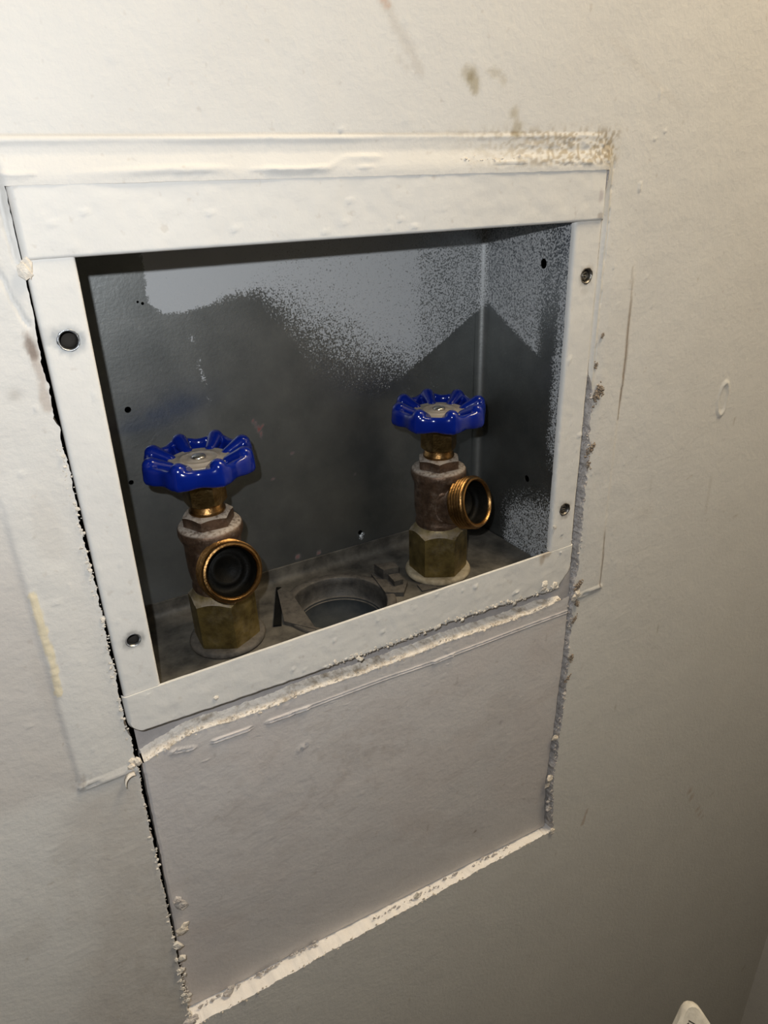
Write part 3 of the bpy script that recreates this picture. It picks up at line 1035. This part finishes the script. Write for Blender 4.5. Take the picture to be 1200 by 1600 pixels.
prism(mb, [(-.150, -.01), (-.100, -.08), (-.085, .10), (-.096, .135), (-.110, .128)], ZF + .0005, ZF + .010, DR)
mb.obj('lug', M['cast'], drain, smooth=False)
mb = MB()
prism(mb, slot, ZF + .001, ZF + .0052, DR)
mb.obj('slot', M['void'], drain, smooth=False, label='narrow black slot beside the lug')
mb = MB()
rnd = random.Random(4)
prism(mb, [(.128, .070), (.192, .050), (.186, -.015), (.150, -.055), (.112, -.030)], ZF + .0005, ZF + .012, DR)
prism(mb, [(.135, .066), (.186, .050), (.180, .018), (.140, .026)], ZF + .010, ZF + .040, DR)
prism(mb, [(.150, .020), (.178, .012), (.170, -.02), (.146, -.018)], ZF + .010, ZF + .026, DR)
o = mb.obj('clip', M['cast'], drain, smooth=False, label='dark folded clip standing up at the rim')
mb = MB()
prism(mb, [(.205, -.030), (.248, -.040), (.240, -.070), (.200, -.062)], ZF + .0005, ZF + .004, DR)
mb.obj('shim', M['cast'], drain, smooth=False)

# ================================================================== VALVES
def hexring(r, h, n=6, rot=0.0, sub=6):
    """points of a hexagon with slightly eased corners, sub points per flat"""
    out = []
    for k in range(n):
        a0 = rot + 2 * math.pi * k / n
        a1 = rot + 2 * math.pi * (k + 1) / n
        p0 = Vector((r * math.cos(a0), r * math.sin(a0)))
        p1 = Vector((r * math.cos(a1), r * math.sin(a1)))
        for s_ in range(sub):
            p = p0.lerp(p1, (s_ + (0.12 if s_ == 0 else 0)) / sub)
            out.append((p.x, p.y, h))
    return out


def hexnut(mb, r, z0, z1, bev, rot=0.0, rin=None, mid=None):
    sub = 6
    inr = r * math.cos(math.pi / 6)

    def chamf(h, rc):
        pts = []
        for (x, y, _) in hexring(r, h, rot=rot, sub=sub):
            l = math.hypot(x, y)
            k = min(1.0, rc / l)
            pts.append((x * k, y * k, h))
        return pts
    R = []
    R.append(chamf(z0, inr * .97))
    R.append([(x, y, z0 + bev * max(0, (math.hypot(x, y) - inr * .97) / (r - inr * .97))) for x, y, _ in hexring(r, 0, rot=rot, sub=sub)])
    R.append([(x, y, z1 - bev * max(0, (math.hypot(x, y) - inr * .97) / (r - inr * .97))) for x, y, _ in hexring(r, 0, rot=rot, sub=sub)])
    R.append(chamf(z1, inr * .97))
    if rin:
        R.append([(x * rin / math.hypot(x, y), y * rin / math.hypot(x, y), z1 + (mid or 0)) for x, y, _ in hexring(r, 0, rot=rot, sub=sub)])
    n = len(R[0])
    V = [p for ring in R for p in ring]
    F = []
    for j in range(len(R) - 1):
        for k in range(n):
            k2 = (k + 1) % n
            F.append((j * n + k, j * n + k2, (j + 1) * n + k2, (j + 1) * n + k))
    F.append(tuple(range(n - 1, -1, -1)))
    F.append(tuple((len(R) - 1) * n + k for k in range(n)))
    mb.add(V, F)


def handle_mesh():
    """blue eight-lobed handwheel: wavy rim, eight raised spokes, open slots between; grown together into one skin"""
    mb = MB()
    n = 160
    R0 = .1160
    nsec = 14
    V = []
    F = []
    for k in range(n):
        a = 2 * math.pi * k / n
        w = (1 + math.cos(8 * a)) / 2
        Rr = R0 * (1 - .085 * (1 - w) ** 1.3)
        hz = .0180 + .0035 * w
        cz = .0005 + .001 * w
        for j in range(nsec):
            b = 2 * math.pi * j / nsec
            cb, sb = math.cos(b), math.sin(b)
            rx = .0098 * math.copysign(abs(cb) ** .75, cb)
            rz = hz * math.copysign(abs(sb) ** .75, sb)
            V.append(((Rr - .0105 + rx) * math.cos(a), (Rr - .0105 + rx) * math.sin(a), cz + rz))
    for k in range(n):
        for j in range(nsec):
            k2, j2 = (k + 1) % n, (j + 1) % nsec
            F.append((k * nsec + j, k2 * nsec + j, k2 * nsec + j2, k * nsec + j2))
    mb.add(V, F)
    for k in range(8):
        a = 2 * math.pi * k / 8
        c, s_ = math.cos(a), math.sin(a)
        mb.capsule((.062 * c, .062 * s_, .0045), (.097 * c, .097 * s_, .0190), .0115, .0165, 14)
        mb.capsule((.0985 * c, .0985 * s_, .0180), (.1040 * c, .1040 * s_, -.008), .0165, .0135, 14)
    mb.lathe([(.0640, -.013), (.0655, -.004), (.0645, .0045), (.061, .0065), (.03, .0065)], 64, None)
    mb.lathe([(.040, -.022), (.042, -.012), (.042, .0)], 40, None)
    me = bpy.data.meshes.new('handwheel_raw')
    me.from_pydata([tuple(Vector(p) * U) for p in mb.v], [], mb.f)
    me.update()
    o = bpy.data.objects.new('handwheel_raw', me)
    C.objects.link(o)
    md = o.modifiers.new('r', 'REMESH')
    md.mode = 'VOXEL'
    md.voxel_size = .00042
    md.use_smooth_shade = True
    sm = o.modifiers.new('s', 'SMOOTH')
    sm.iterations = 5
    sm.factor = 0.5
    dg = bpy.context.evaluated_depsgraph_get()
    out = bpy.data.meshes.new_from_object(o.evaluated_get(dg))
    bpy.data.objects.remove(o)
    out.name = 'handwheel'
    out.materials.clear()
    out.materials.append(M['blue'])
    out.polygons.foreach_set('use_smooth', np.ones(len(out.polygons), bool))
    return out


HANDLE = handle_mesh()


def make_valve(px, py, label, yaw, hrot, hexrot, collar, tilt):
    v = thing('laundry_valve', label, 'valve', W(px, py, ZF + .002), 'blue handled valves in the box')
    v.rotation_euler = (0, tilt, 0)
    kw = dict(parent=v, local=True)
    # collar on the floor
    mb = MB()
    mb.lathe([(.084, .000), (.0855, .005), (.084, .0105), (.0805, .0135), (.072, .0145), (.064, .0140)], 56)
    mb.obj('collar', M[collar], **kw)
    # lower hexagon coupling
    mb = MB()
    hexnut(mb, .0755, .006, .128, .010, hexrot, rin=.056, mid=.012)
    sharp(mb.obj('hex_coupling', M['hex'], **kw), 28)
    # round body with rolled shoulder
    mb = MB()
    mb.lathe([(.052, .128), (.0555, .140), (.058, .147), (.0575, .153), (.0545, .160), (.0575, .170), (.0600, .190), (.0605, .225), (.0600, .245), (.0610, .255), (.0660, .266), (.0685, .275),
              (.0680, .286), (.0640, .292), (.050, .2945)], 64)
    body = mb.obj('body', M['body'], **kw)
    # raised oval on the side of the casting
    mb = MB()
    for a0 in (-2.35, 0.35):
        ring = []
        for k in range(28):
            t_ = 2 * math.pi * k / 28
            aa = a0 + yaw + .30 * math.cos(t_)
            hh = .205 + .036 * math.sin(t_)
            ring.append((aa, hh))
        V = []
        F = []
        for k in range(28):
            for (dr, sc) in ((-.001, 1.16), (.0022, 1.0), (-.001, .84)):
                aa, hh = ring[k]
                aa = a0 + yaw + (aa - a0 - yaw) * sc
                hh = .205 + (hh - .205) * sc
                V.append(((.0605 + dr) * math.cos(aa), (.0605 + dr) * math.sin(aa), hh))
        for k in range(28):
            k2 = (k + 1) % 28
            F += [(k * 3, k2 * 3, k2 * 3 + 1, k * 3 + 1), (k * 3 + 1, k2 * 3 + 1, k2 * 3 + 2, k * 3 + 2)]
        mb.add(V, F)
    mb.obj('cast_oval', M['body'], parent=body, local=True)
    # bonnet: hexagon under the packing nut
    mb = MB()
    hexnut(mb, .0545, .291, .318, .004, hexrot + .5, rin=.040, mid=.002)
    sharp(mb.obj('bonnet', M['body'], **kw), 28)
    mb = MB()
    mb.lathe([(.036, .318), (.0385, .322), (.0375, .328), (.035, .330), (.035, .344)], 40)
    mb.obj('bonnet_ring', M['thread'], **kw)
    mb = MB()
    hexnut(mb, .0450, .340, .399, .006, hexrot + .15, rin=.020, mid=.002)
    sharp(mb.obj('packing_nut', M['nut'], **kw), 28)
    mb = MB()
    mb.lathe([(.014, .397), (.014, .436)], 20)
    mb.obj('stem', M['nut'], **kw)
    # the wheel
    h = bpy.data.objects.new('handle', HANDLE)
    C.objects.link(h)
    h.parent = v
    h.location = (0, 0, .4280 * U)
    h.rotation_euler = (0, 0, hrot)
    mb = MB()
    mb.lathe([(.0615, .0055), (.0625, .0078), (.060, .0090), (.056, .0080), (.040, .0084), (.0385, .0105), (.0365, .0106), (.035, .0088), (.022, .0086), (.020, .0100), (.004, .0102)], 56)
    hp = mb.obj('hub_plate', M['dustmetal'], parent=h, local=True)
    mb = MB()
    mb.lathe([(.0150, .0096), (.0150, .0125), (.0125, .0150), (.007, .0165), (.0015, .017)], 28)
    mb.obj('hub_screw', M['hubscrew'], parent=h, local=True)
    # outlet: neck, threaded end, bore
    ax = Matrix.Rotation(yaw, 4, 'Z') @ Matrix.Rotation(math.radians(90 - 17.0), 4, 'X')
    T0 = Matrix.Translation((0, 0, .190)) @ ax
    mb = MB()
    mb.lathe([(.052, .020), (.0535, .050), (.0525, .062), (.0545, .070), (.058, .076)], 48, T0, cap0=False, cap1=False)
    mb.obj('outlet_neck', M['body'], **kw)
    prof = [(.050, .072), (.0610, .074)]
    hh = .077
    for k in range(5):
        prof += [(.0612, hh), (.0648, hh + .0025), (.0648, hh + .0045), (.0612, hh + .007)]
        hh += .0078
    prof += [(.0610, hh + .001), (.0600, hh + .005), (.0560, hh + .006), (.0525, hh + .003), (.0515, hh - .002), (.0505, hh - .020)]
    END = hh + .006
    mb = MB()
    mb.lathe(prof, 64, T0, cap0=False, cap1=False)
    tip = sharp(mb.obj('threaded_outlet', M['thread'], **kw), 50)
    mb = MB()
    mb.lathe([(.0512, END - .007), (.0500, END - .012), (.0490, END - .030), (.0480, .082), (.036, .080), (.034, .083), (.026, .0835), (.024, .079), (.002, .078)], 48, T0, cap0=False)
    mb.obj('bore', M['bore'], parent=tip, local=True)
    return v


make_valve(.187, .159, 'blue handled brass valve at left standing in a grey collar', math.radians(1), math.radians(-84), math.radians(-93), 'collar_grey', math.radians(-1.0))
make_valve(.760, .155, 'blue handled brass valve at right standing in a cream collar', math.radians(21), math.radians(-107), math.radians(-91), 'collar_cream', math.radians(.2))

# ================================================================== DRYWALL PATCH
patch = thing('drywall_patch', 'loose rectangular drywall patch fitted in the wall under the box', 'wall patch', W(.52, .03, -1.84))


def patch_y(x, z):
    t = np.clip((-.96 - z) / .88, 0, 1)
    far = np.interp(x, [-.07, 1.1], [.046, .021])
    return .0015 + t ** 1.1 * far


pl = lambda z: np.interp(-z, [.90, .954, 1.1, 1.3, 1.5, 1.68, 1.84], [-.064, -.0635, -.0655, -.0675, -.071, -.0765, -.0815]) + .0028 * (fbm(z * 60, 31.0 + 0 * z, 3) - .5)
pr = lambda z: np.interp(-z, [.90, 1.2, 1.4, 1.63, 1.72, 1.84], [1.094, 1.0955, 1.094, 1.086, 1.093, 1.104]) + .0045 * (fbm(z * 60, 41.0 + 0 * z, 3) - .5)
ptop = lambda x: np.interp(x, [-.07, -.05, .04, .18, .335, .467, .69, .955, 1.1], [-.966, -.962, -.938, -.9475, -.945, -.954, -.956, -.966, -.955]) + .0075 * (fbm(x * 40, 51.0 + 0 * x, 4) - .5)
pbot = lambda x: zb_s(x) + .006

us = np.unique(np.concatenate([np.linspace(0, 1, 190), np.linspace(0, .03, 10), np.linspace(.97, 1, 10)]))
vs = np.unique(np.concatenate([np.linspace(0, 1, 150), np.linspace(0, .02, 6), np.linspace(.9, 1, 40)]))
UU, VV = np.meshgrid(us, vs, indexing='ij')
zz = -1.84 + .88 * VV
xx = pl(zz) + (pr(zz) - pl(zz)) * UU
zb_, zt_ = pbot(xx), ptop(xx)
zz = zb_ + (zt_ - zb_) * VV
hh = .0016 * (fbm(xx * 6, zz * 6, 3) - .5) + .0004 * (fbm(xx * 34, zz * 34, 2) - .5)
for pts, a in (([(.0, -.965), (.037, -.975)], .004), ([(.085, -.979), (.163, -.983)], .0042), ([(.21, -.984), (.30, -.987)], .0045), ([(.30, -.987), (.501, -.991), (.648, -.999)], .0018), ([(.648, -.999), (.70, -.9985)], .004),
               ([(.70, -.9985), (.95, -1.002), (1.096, -1.006)], .0022), ([(.274, -1.100), (.292, -1.093)], .006)):
    d, run, L = segdist(xx, zz, pts)
    hh += a * (np.exp(-((d - .003) / .0024) ** 2) - .8 * np.exp(-(d / .0018) ** 2))
hh += .0022 * sstep(.96, .99, vnoise(xx * 90, zz * 90 + 9)) * .6
# bruised paint left of the middle
hh -= .0008 * sstep(.56, .74, fbm(xx * 22 + 5, zz * 22, 3)) * np.exp(-(np.hypot((xx - .25) / .22, (zz + 1.27) / .16)) ** 2)
ed = np.minimum.reduce([UU * 1.16, (1 - UU) * 1.16, VV * .88, (1 - VV) * .88 + 9])
yy = patch_y(xx, zz) + .004 * (1 - np.sqrt(np.maximum(0, 1 - np.clip(1 - ed / .004, 0, 1) ** 2))) - hh
cc = np.ones(xx.shape + (3,))
nn = fbm(xx * 60, zz * 60, 3)
nn2 = fbm(xx * 8, zz * 14, 3)
for mk, col in ((.35 * sstep(.55, .72, nn2), (.88, .85, .83)), (.45 * sstep(.56, .74, fbm(xx * 40 + 8, zz * 40, 3)) * np.exp(-(np.hypot((xx - .35) / .3, (zz + 1.2) / .25)) ** 2), (.76, .73, .71)),
                (.8 * sstep(.008, .003, np.hypot(xx - .813, zz + 1.71) + (nn - .5) * .006), (.40, .33, .28)),
                (.5 * sstep(.010, .004, np.hypot((xx - .50), (zz + 1.21)) + (nn - .5) * .01), (.6, .54, .48)),
                (.35 * sstep(.97, .99, vnoise(xx * 50 + 30, zz * 50)), (.5, .45, .4)),
                (.22 * np.exp(-(np.hypot((xx - .65) / .06, (zz + 1.12) / .02)) ** 2) * sstep(.4, .6, nn), (.6, .55, .52)),
                (.16 * sstep(.5, .65, fbm(xx * 5 + 3, zz * 5, 2)), (.97, .88, .84))):
    mk = np.clip(mk, 0, 1)[..., None]
    cc = cc * (1 - mk) + cc * np.array(col) * mk
PV = np.stack([xx, yy, zz], -1)
a_, b_ = xx.shape
pid = np.arange(a_ * b_).reshape(a_, b_)
pq = np.stack([pid[:-1, :-1], pid[1:, :-1], pid[1:, 1:], pid[:-1, 1:]], -1).reshape(-1, 4)
obj('painted_face', PV.reshape(-1, 3), pq, M['patch'], patch, attrs={'stain': cc.reshape(-1, 3)})


def strip(name, base, steps, material, jitter, seed, parent):
    """rough strip that starts on a row of points and runs through offsets (dx, dy, dz)"""
    V = [base]
    s_ = np.arange(len(base)) * .6
    for k, (dx, dy, dz) in enumerate(steps):
        r = base + np.array([dx, dy, dz])
        j = (fbm(s_ * .9, seed + k * 2.3 + 0 * s_, 3) - .5) * 2 * jitter
        r[:, 2] += j
        r[:, 1] += (fbm(s_ * .9, seed + 40 + k * 2.3 + 0 * s_, 3) - .5) * jitter
        V.append(r)
    n_ = len(base)
    F = []
    for k in range(len(V) - 1):
        for i in range(n_ - 1):
            F.append((k * n_ + i, k * n_ + i + 1, (k + 1) * n_ + i + 1, (k + 1) * n_ + i))
    return obj(name, np.vstack(V), F, material, parent)


# broken gypsum on the upper edge of the patch
xt = np.linspace(-.060, 1.060, 420)
tb = np.stack([xt, patch_y(xt, ptop(xt)) - .001, ptop(xt)], -1)
# the row of the face's own upper edge so that both meet
rowx, rowy, rowz = xx[:, -1], yy[:, -1], zz[:, -1]
tb[:, 2] = np.interp(xt, rowx, rowz)
tb[:, 1] = np.interp(xt, rowx, rowy)
strip('torn_gypsum_edge', tb, [(0, -.0015, .0030), (0, .004, .0055), (0, .012, .0075), (0, .021, .0085), (0, .029, .0110), (0, .036, .0120)], M['torn'], .0034, 61.0, patch)
# grey paper behind it, up to under the frame
xp = np.linspace(-.062, 1.098, 120)
pb = np.stack([xp, 0 * xp + .033 - .022 * sstep(.98, 1.08, xp), -.965 + 0 * xp], -1)
strip('grey_paper_strip', pb, [(0, .0005, .03), (0, .001, .06), (0, .002, .10)], M['paper'], .0012, 71.0, patch)
# side and lower edges
for nm, col_ in (('left_edge', 0), ('right_edge', -1)):
    e = np.stack([xx[col_, :], yy[col_, :], zz[col_, :]], -1)
    sx = .001 if col_ == 0 else -.001
    V = np.vstack([e, e + np.array([sx, .02, 0]), e + np.array([sx * 2, .055, 0])])
    n_ = len(e)
    F = [(k * n_ + i, k * n_ + i + 1, (k + 1) * n_ + i + 1, (k + 1) * n_ + i) for k in range(2) for i in range(n_ - 1)]
    obj('cut_edge', V, F, M['cut'], patch)

# ================================================================== CRUMBS, LINT, CHIPS ALONG THE SEAMS
rnd = random.Random(11)


def crumbs(name, pts_fn, n_, rmin, rmax, spread, material, parent, ylo=-.004, yhi=.003):
    mb = MB()
    for _ in range(n_):
        t_ = rnd.random()
        x, z = pts_fn(t_)
        r = rmin + (rmax - rmin) * rnd.random() ** 3.5
        mb.lump((x + rnd.gauss(0, spread), rnd.uniform(ylo, yhi), z + rnd.gauss(0, spread)), r, rnd, .45)
    return mb.obj(name, material, parent, smooth=False, kind='stuff')


def along(fx, z0, z1, off=0.0):
    return lambda t_: (float(fx(z0 + (z1 - z0) * t_)) + off, z0 + (z1 - z0) * t_)


def alongx(fz, x0, x1, off=0.0):
    return lambda t_: (x0 + (x1 - x0) * t_, float(fz(x0 + (x1 - x0) * t_)) + off)


crumbs('plaster_crumbs', along(xl_s, -.28, -.90, -.003), 260, .0009, .0042, .0028, M['crumb'], wall)
crumbs('plaster_crumbs', along(xl_s, -.90, -1.83, -.002), 220, .0009, .0042, .0026, M['crumb'], wall)
crumbs('plaster_crumbs', along(xl_s, -1.60, -1.86, -.001), 130, .0014, .0062, .0048, M['crumb'], wall)
crumbs('plaster_crumbs', along(xr_s, -.38, -.95, .0), 360, .0011, .0050, .0040, M['cut'], wall, -.003, .018)
crumbs('plaster_crumbs', along(xr_s, -.95, -1.84, -.003), 330, .0012, .0058, .0040, M['cut'], wall, -.002, .012)
crumbs('plaster_crumbs', alongx(zb_s, -.08, 1.11, .0), 230, .0012, .0045, .0026, M['gypsum'], wall, -.003, .004)
crumbs('plaster_crumbs', alongx(lambda x: ptop(x) + .004, -.05, 1.05), 700, .0010, .0040, .0036, M['gypsum'], patch, -.002, .012)
crumbs('plaster_crumbs', alongx(lambda x: bot_edge(np.array([x]))[0] + .006, .35, 1.04), 300, .0012, .0055, .0035, M['crumb'], box, -.007, -.003)
crumbs('plaster_crumbs', alongx(lambda x: .112 + 0 * x, .70, 1.07), 200, .0012, .0040, .0065, M['gypsum'], wall, -.008, -.003)

# loose rubbish lying in the lower ledge behind the patch's foot
crumbs('ledge_rubbish', alongx(lambda x: zb_s(x) + .010, -.06, .30), 70, .002, .0075, .003, M['cut'], patch, .030, .040)
crumbs('ledge_rubbish', alongx(lambda x: zb_s(x) + .010, .45, .95), 70, .002, .0065, .003, M['cut'], patch, .012, .024)


def tuft(x, z, r, y=-.004):
    """a clump of brown lint, many small flecks of fluff stuck together"""
    mb = MB()
    sl = rnd.uniform(-.5, .8)
    for _ in range(110):
        dz = rnd.gauss(0, r * .55)
        mb.lump((x + rnd.gauss(0, r * .30) + sl * dz, y + rnd.gauss(0, r * .2), z + dz), r * rnd.uniform(.05, .24), rnd, .8)
    return mb.obj('lint_tuft', M['lint'], wall)


for (x, z, r, y) in ((1.113, -.392, .016, -.004), (1.122, -.380, .012, -.006), (1.112, -.532, .014, -.003), (1.112, -.575, .010, 0), (1.116, -.926, .014, -.003), (1.117, -.985, .010, -.003), (1.116, -1.04, .010, 0),
                     (1.117, -1.17, .011, -.003), (1.113, -1.245, .010, 0), (1.113, -.25, .006, -.004), (1.104, -.32, .008, .0)):
    tuft(x, z, r, y)


def chip(x, z, r, y=-.006, material='crumb', parent=None, flat=.55):
    """a flake of plaster: a faceted, broken lump on its own"""
    mb = MB()
    for _ in range(3):
        mb.lump((x + rnd.gauss(0, r * .35), y + rnd.gauss(0, r * .1), z + rnd.gauss(0, r * .35)), r * rnd.uniform(.6, 1.0), rnd, flat)
    return mb.obj('plaster_chip', M[material], parent or wall, smooth=False)


for (x, z, r, y, mt_) in ((1.112, -.953, .013, -.005, 'gypsum'), (1.104, -.967, .008, -.003, 'gypsum'), (1.087, -1.628, .015, .006, 'gypsum'), (1.084, -1.655, .012, .006, 'gypsum'), (1.098, -1.725, .012, .008, 'cut'),
                          (1.096, -1.76, .010, .008, 'cut'), (1.108, -1.30, .009, .0, 'cut'), (1.094, -1.46, .011, .004, 'gypsum'), (-.075, -1.52, .012, -.004, 'crumb'), (-.081, -1.56, .011, -.004, 'crumb'), (-.084, -1.60, .009, -.005, 'crumb'),
                          (-.078, -.945, .011, -.004, 'gypsum'), (-.086, -1.80, .016, -.004, 'cut'), (-.076, -1.80, .012, .0, 'cut'), (-.095, -1.85, .013, -.005, 'cut'), (.025, -1.815, .014, .030, 'cut'), (1.112, -1.862, .011, -.003, 'gypsum'),
                          (-.070, -.008, .012, -.006, 'crumb')):
    chip(x, z, r, y, mt_)
for (x, z, r) in ((.435, -.902, .009), (.985, -.885, .012), (.10, -.862, .006), (1.02, -.898, .010), (1.005, -.718, .006)):
    chip(x, z, r, -.0075, 'frame' if False else 'crumb', box, .4)


def curl(x, z, y, r, a0, a1, w_, rot, mt_='crumb', parent=None):
    """a strip of torn paper, curled"""
    V = []
    n_ = 12
    for k in range(n_ + 1):
        a = a0 + (a1 - a0) * k / n_
        for s_ in (-1, 1):
            p = Vector((r * math.cos(a), -r * .5 * (1 - math.cos(a * .7)) + s_ * w_ * .35, r * math.sin(a)))
            p = Matrix.Rotation(rot, 3, 'Y') @ p
            V.append((x + p.x, y + p.y - w_ * .3, z + p.z))
    F = [(2 * k, 2 * k + 1, 2 * k + 3, 2 * k + 2) for k in range(n_)]
    o = obj('paper_curl', V, F, M[mt_], parent or wall)
    md = o.modifiers.new('t', 'SOLIDIFY')
    md.thickness = .0003
    return o


chip(-.050, -1.402, .016, .011, 'cut', patch, .4)
chip(-.056, -1.494, .015, .015, 'gypsum', patch, .4)
chip(.598, -1.832, .012, .014, 'crumb', patch, .5)
curl(-.089, -.985, -.003, .016, .3, 2.4, .020, -.8, 'crumb')

# ================================================================== PALE PLASTIC PIECE AT THE LOWER EDGE
# a flat tongue standing in front of the wall; only its rounded tip with a small dark mark comes into view
tag = thing('plastic_strip', 'pale rounded tip of a flat plastic strip bearing a small dark mark', 'strip', W(2.3, -2.6, -6.05))
P0 = Vector((1.200, -.520, -2.115))       # the tip


def tongue():
    outline = [(.0, .0), (.014, -.002), (.026, -.010), (.036, -.026), (.050, -.048), (.060, -.072), (.067, -.110), (.074, -.18), (.076, -4.60)]
    leftl = [(-.012, -.003), (-.023, -.014), (-.040, -.044), (-.066, -.088), (-.090, -.13), (-.100, -.18), (-.104, -4.60)]
    return outline, leftl


ro_, lo_ = tongue()
pts2 = ro_ + list(reversed(lo_))
n_ = len(pts2)
dirx = Vector((.864, -.503, 0)).normalized()
diry = Vector((.503, .864, 0)).normalized()
lean = math.radians(32)
slope = Vector((0, 0, -1)) * math.cos(lean) - diry * math.sin(lean)      # down along the strip
back = diry * math.cos(lean) - Vector((0, 0, 1)) * math.sin(lean)      # away from its face
V = []
for (ins, dep) in ((.82, -.006), (1.0, .0), (1.0, .022), (.82, .028)):
    for (a, b) in pts2:
        p = P0 + dirx * (a * ins) - slope * (b - (1 - ins) * .012) + back * dep
        V.append(p)
F = []
for k in range(3):
    for i in range(n_):
        F.append((k * n_ + i, k * n_ + (i + 1) % n_, (k + 1) * n_ + (i + 1) % n_, (k + 1) * n_ + i))
F.append(tuple(range(n_ - 1, -1, -1)))
F.append(tuple(range(3 * n_, 4 * n_)))
sharp(obj('tongue', V, F, M['plastic'], tag), 40)
# the printed mark, two small letters running up the strip
fc = bpy.data.curves.new('printed_mark', 'FONT')
fc.body = 'CI'
fc.size = .030 * U
fc.extrude = .0005 * U
fc.align_x = 'CENTER'
fo = bpy.data.objects.new('tmp_text', fc)
C.objects.link(fo)
dg = bpy.context.evaluated_depsgraph_get()
tm = bpy.data.meshes.new_from_object(fo.evaluated_get(dg))
bpy.data.objects.remove(fo)
tm.name = 'printed_mark'
tm.materials.clear()
tm.materials.append(M['ink'])
to = bpy.data.objects.new('printed_mark', tm)
C.objects.link(to)
to.parent = tag
ang = math.radians(60)
ex = (dirx * math.cos(ang) - slope * math.sin(ang))
ey = (-dirx * math.sin(ang) - slope * math.cos(ang))
ez = -back
mw = Matrix.Identity(4)
for i in range(3):
    mw[i][0], mw[i][1], mw[i][2] = ex[i], ey[i], ez[i]
pp = P0 + dirx * .000 + slope * .058 - back * .0064
mw.translation = W(*pp) - base_of(tag)
to.matrix_local = mw
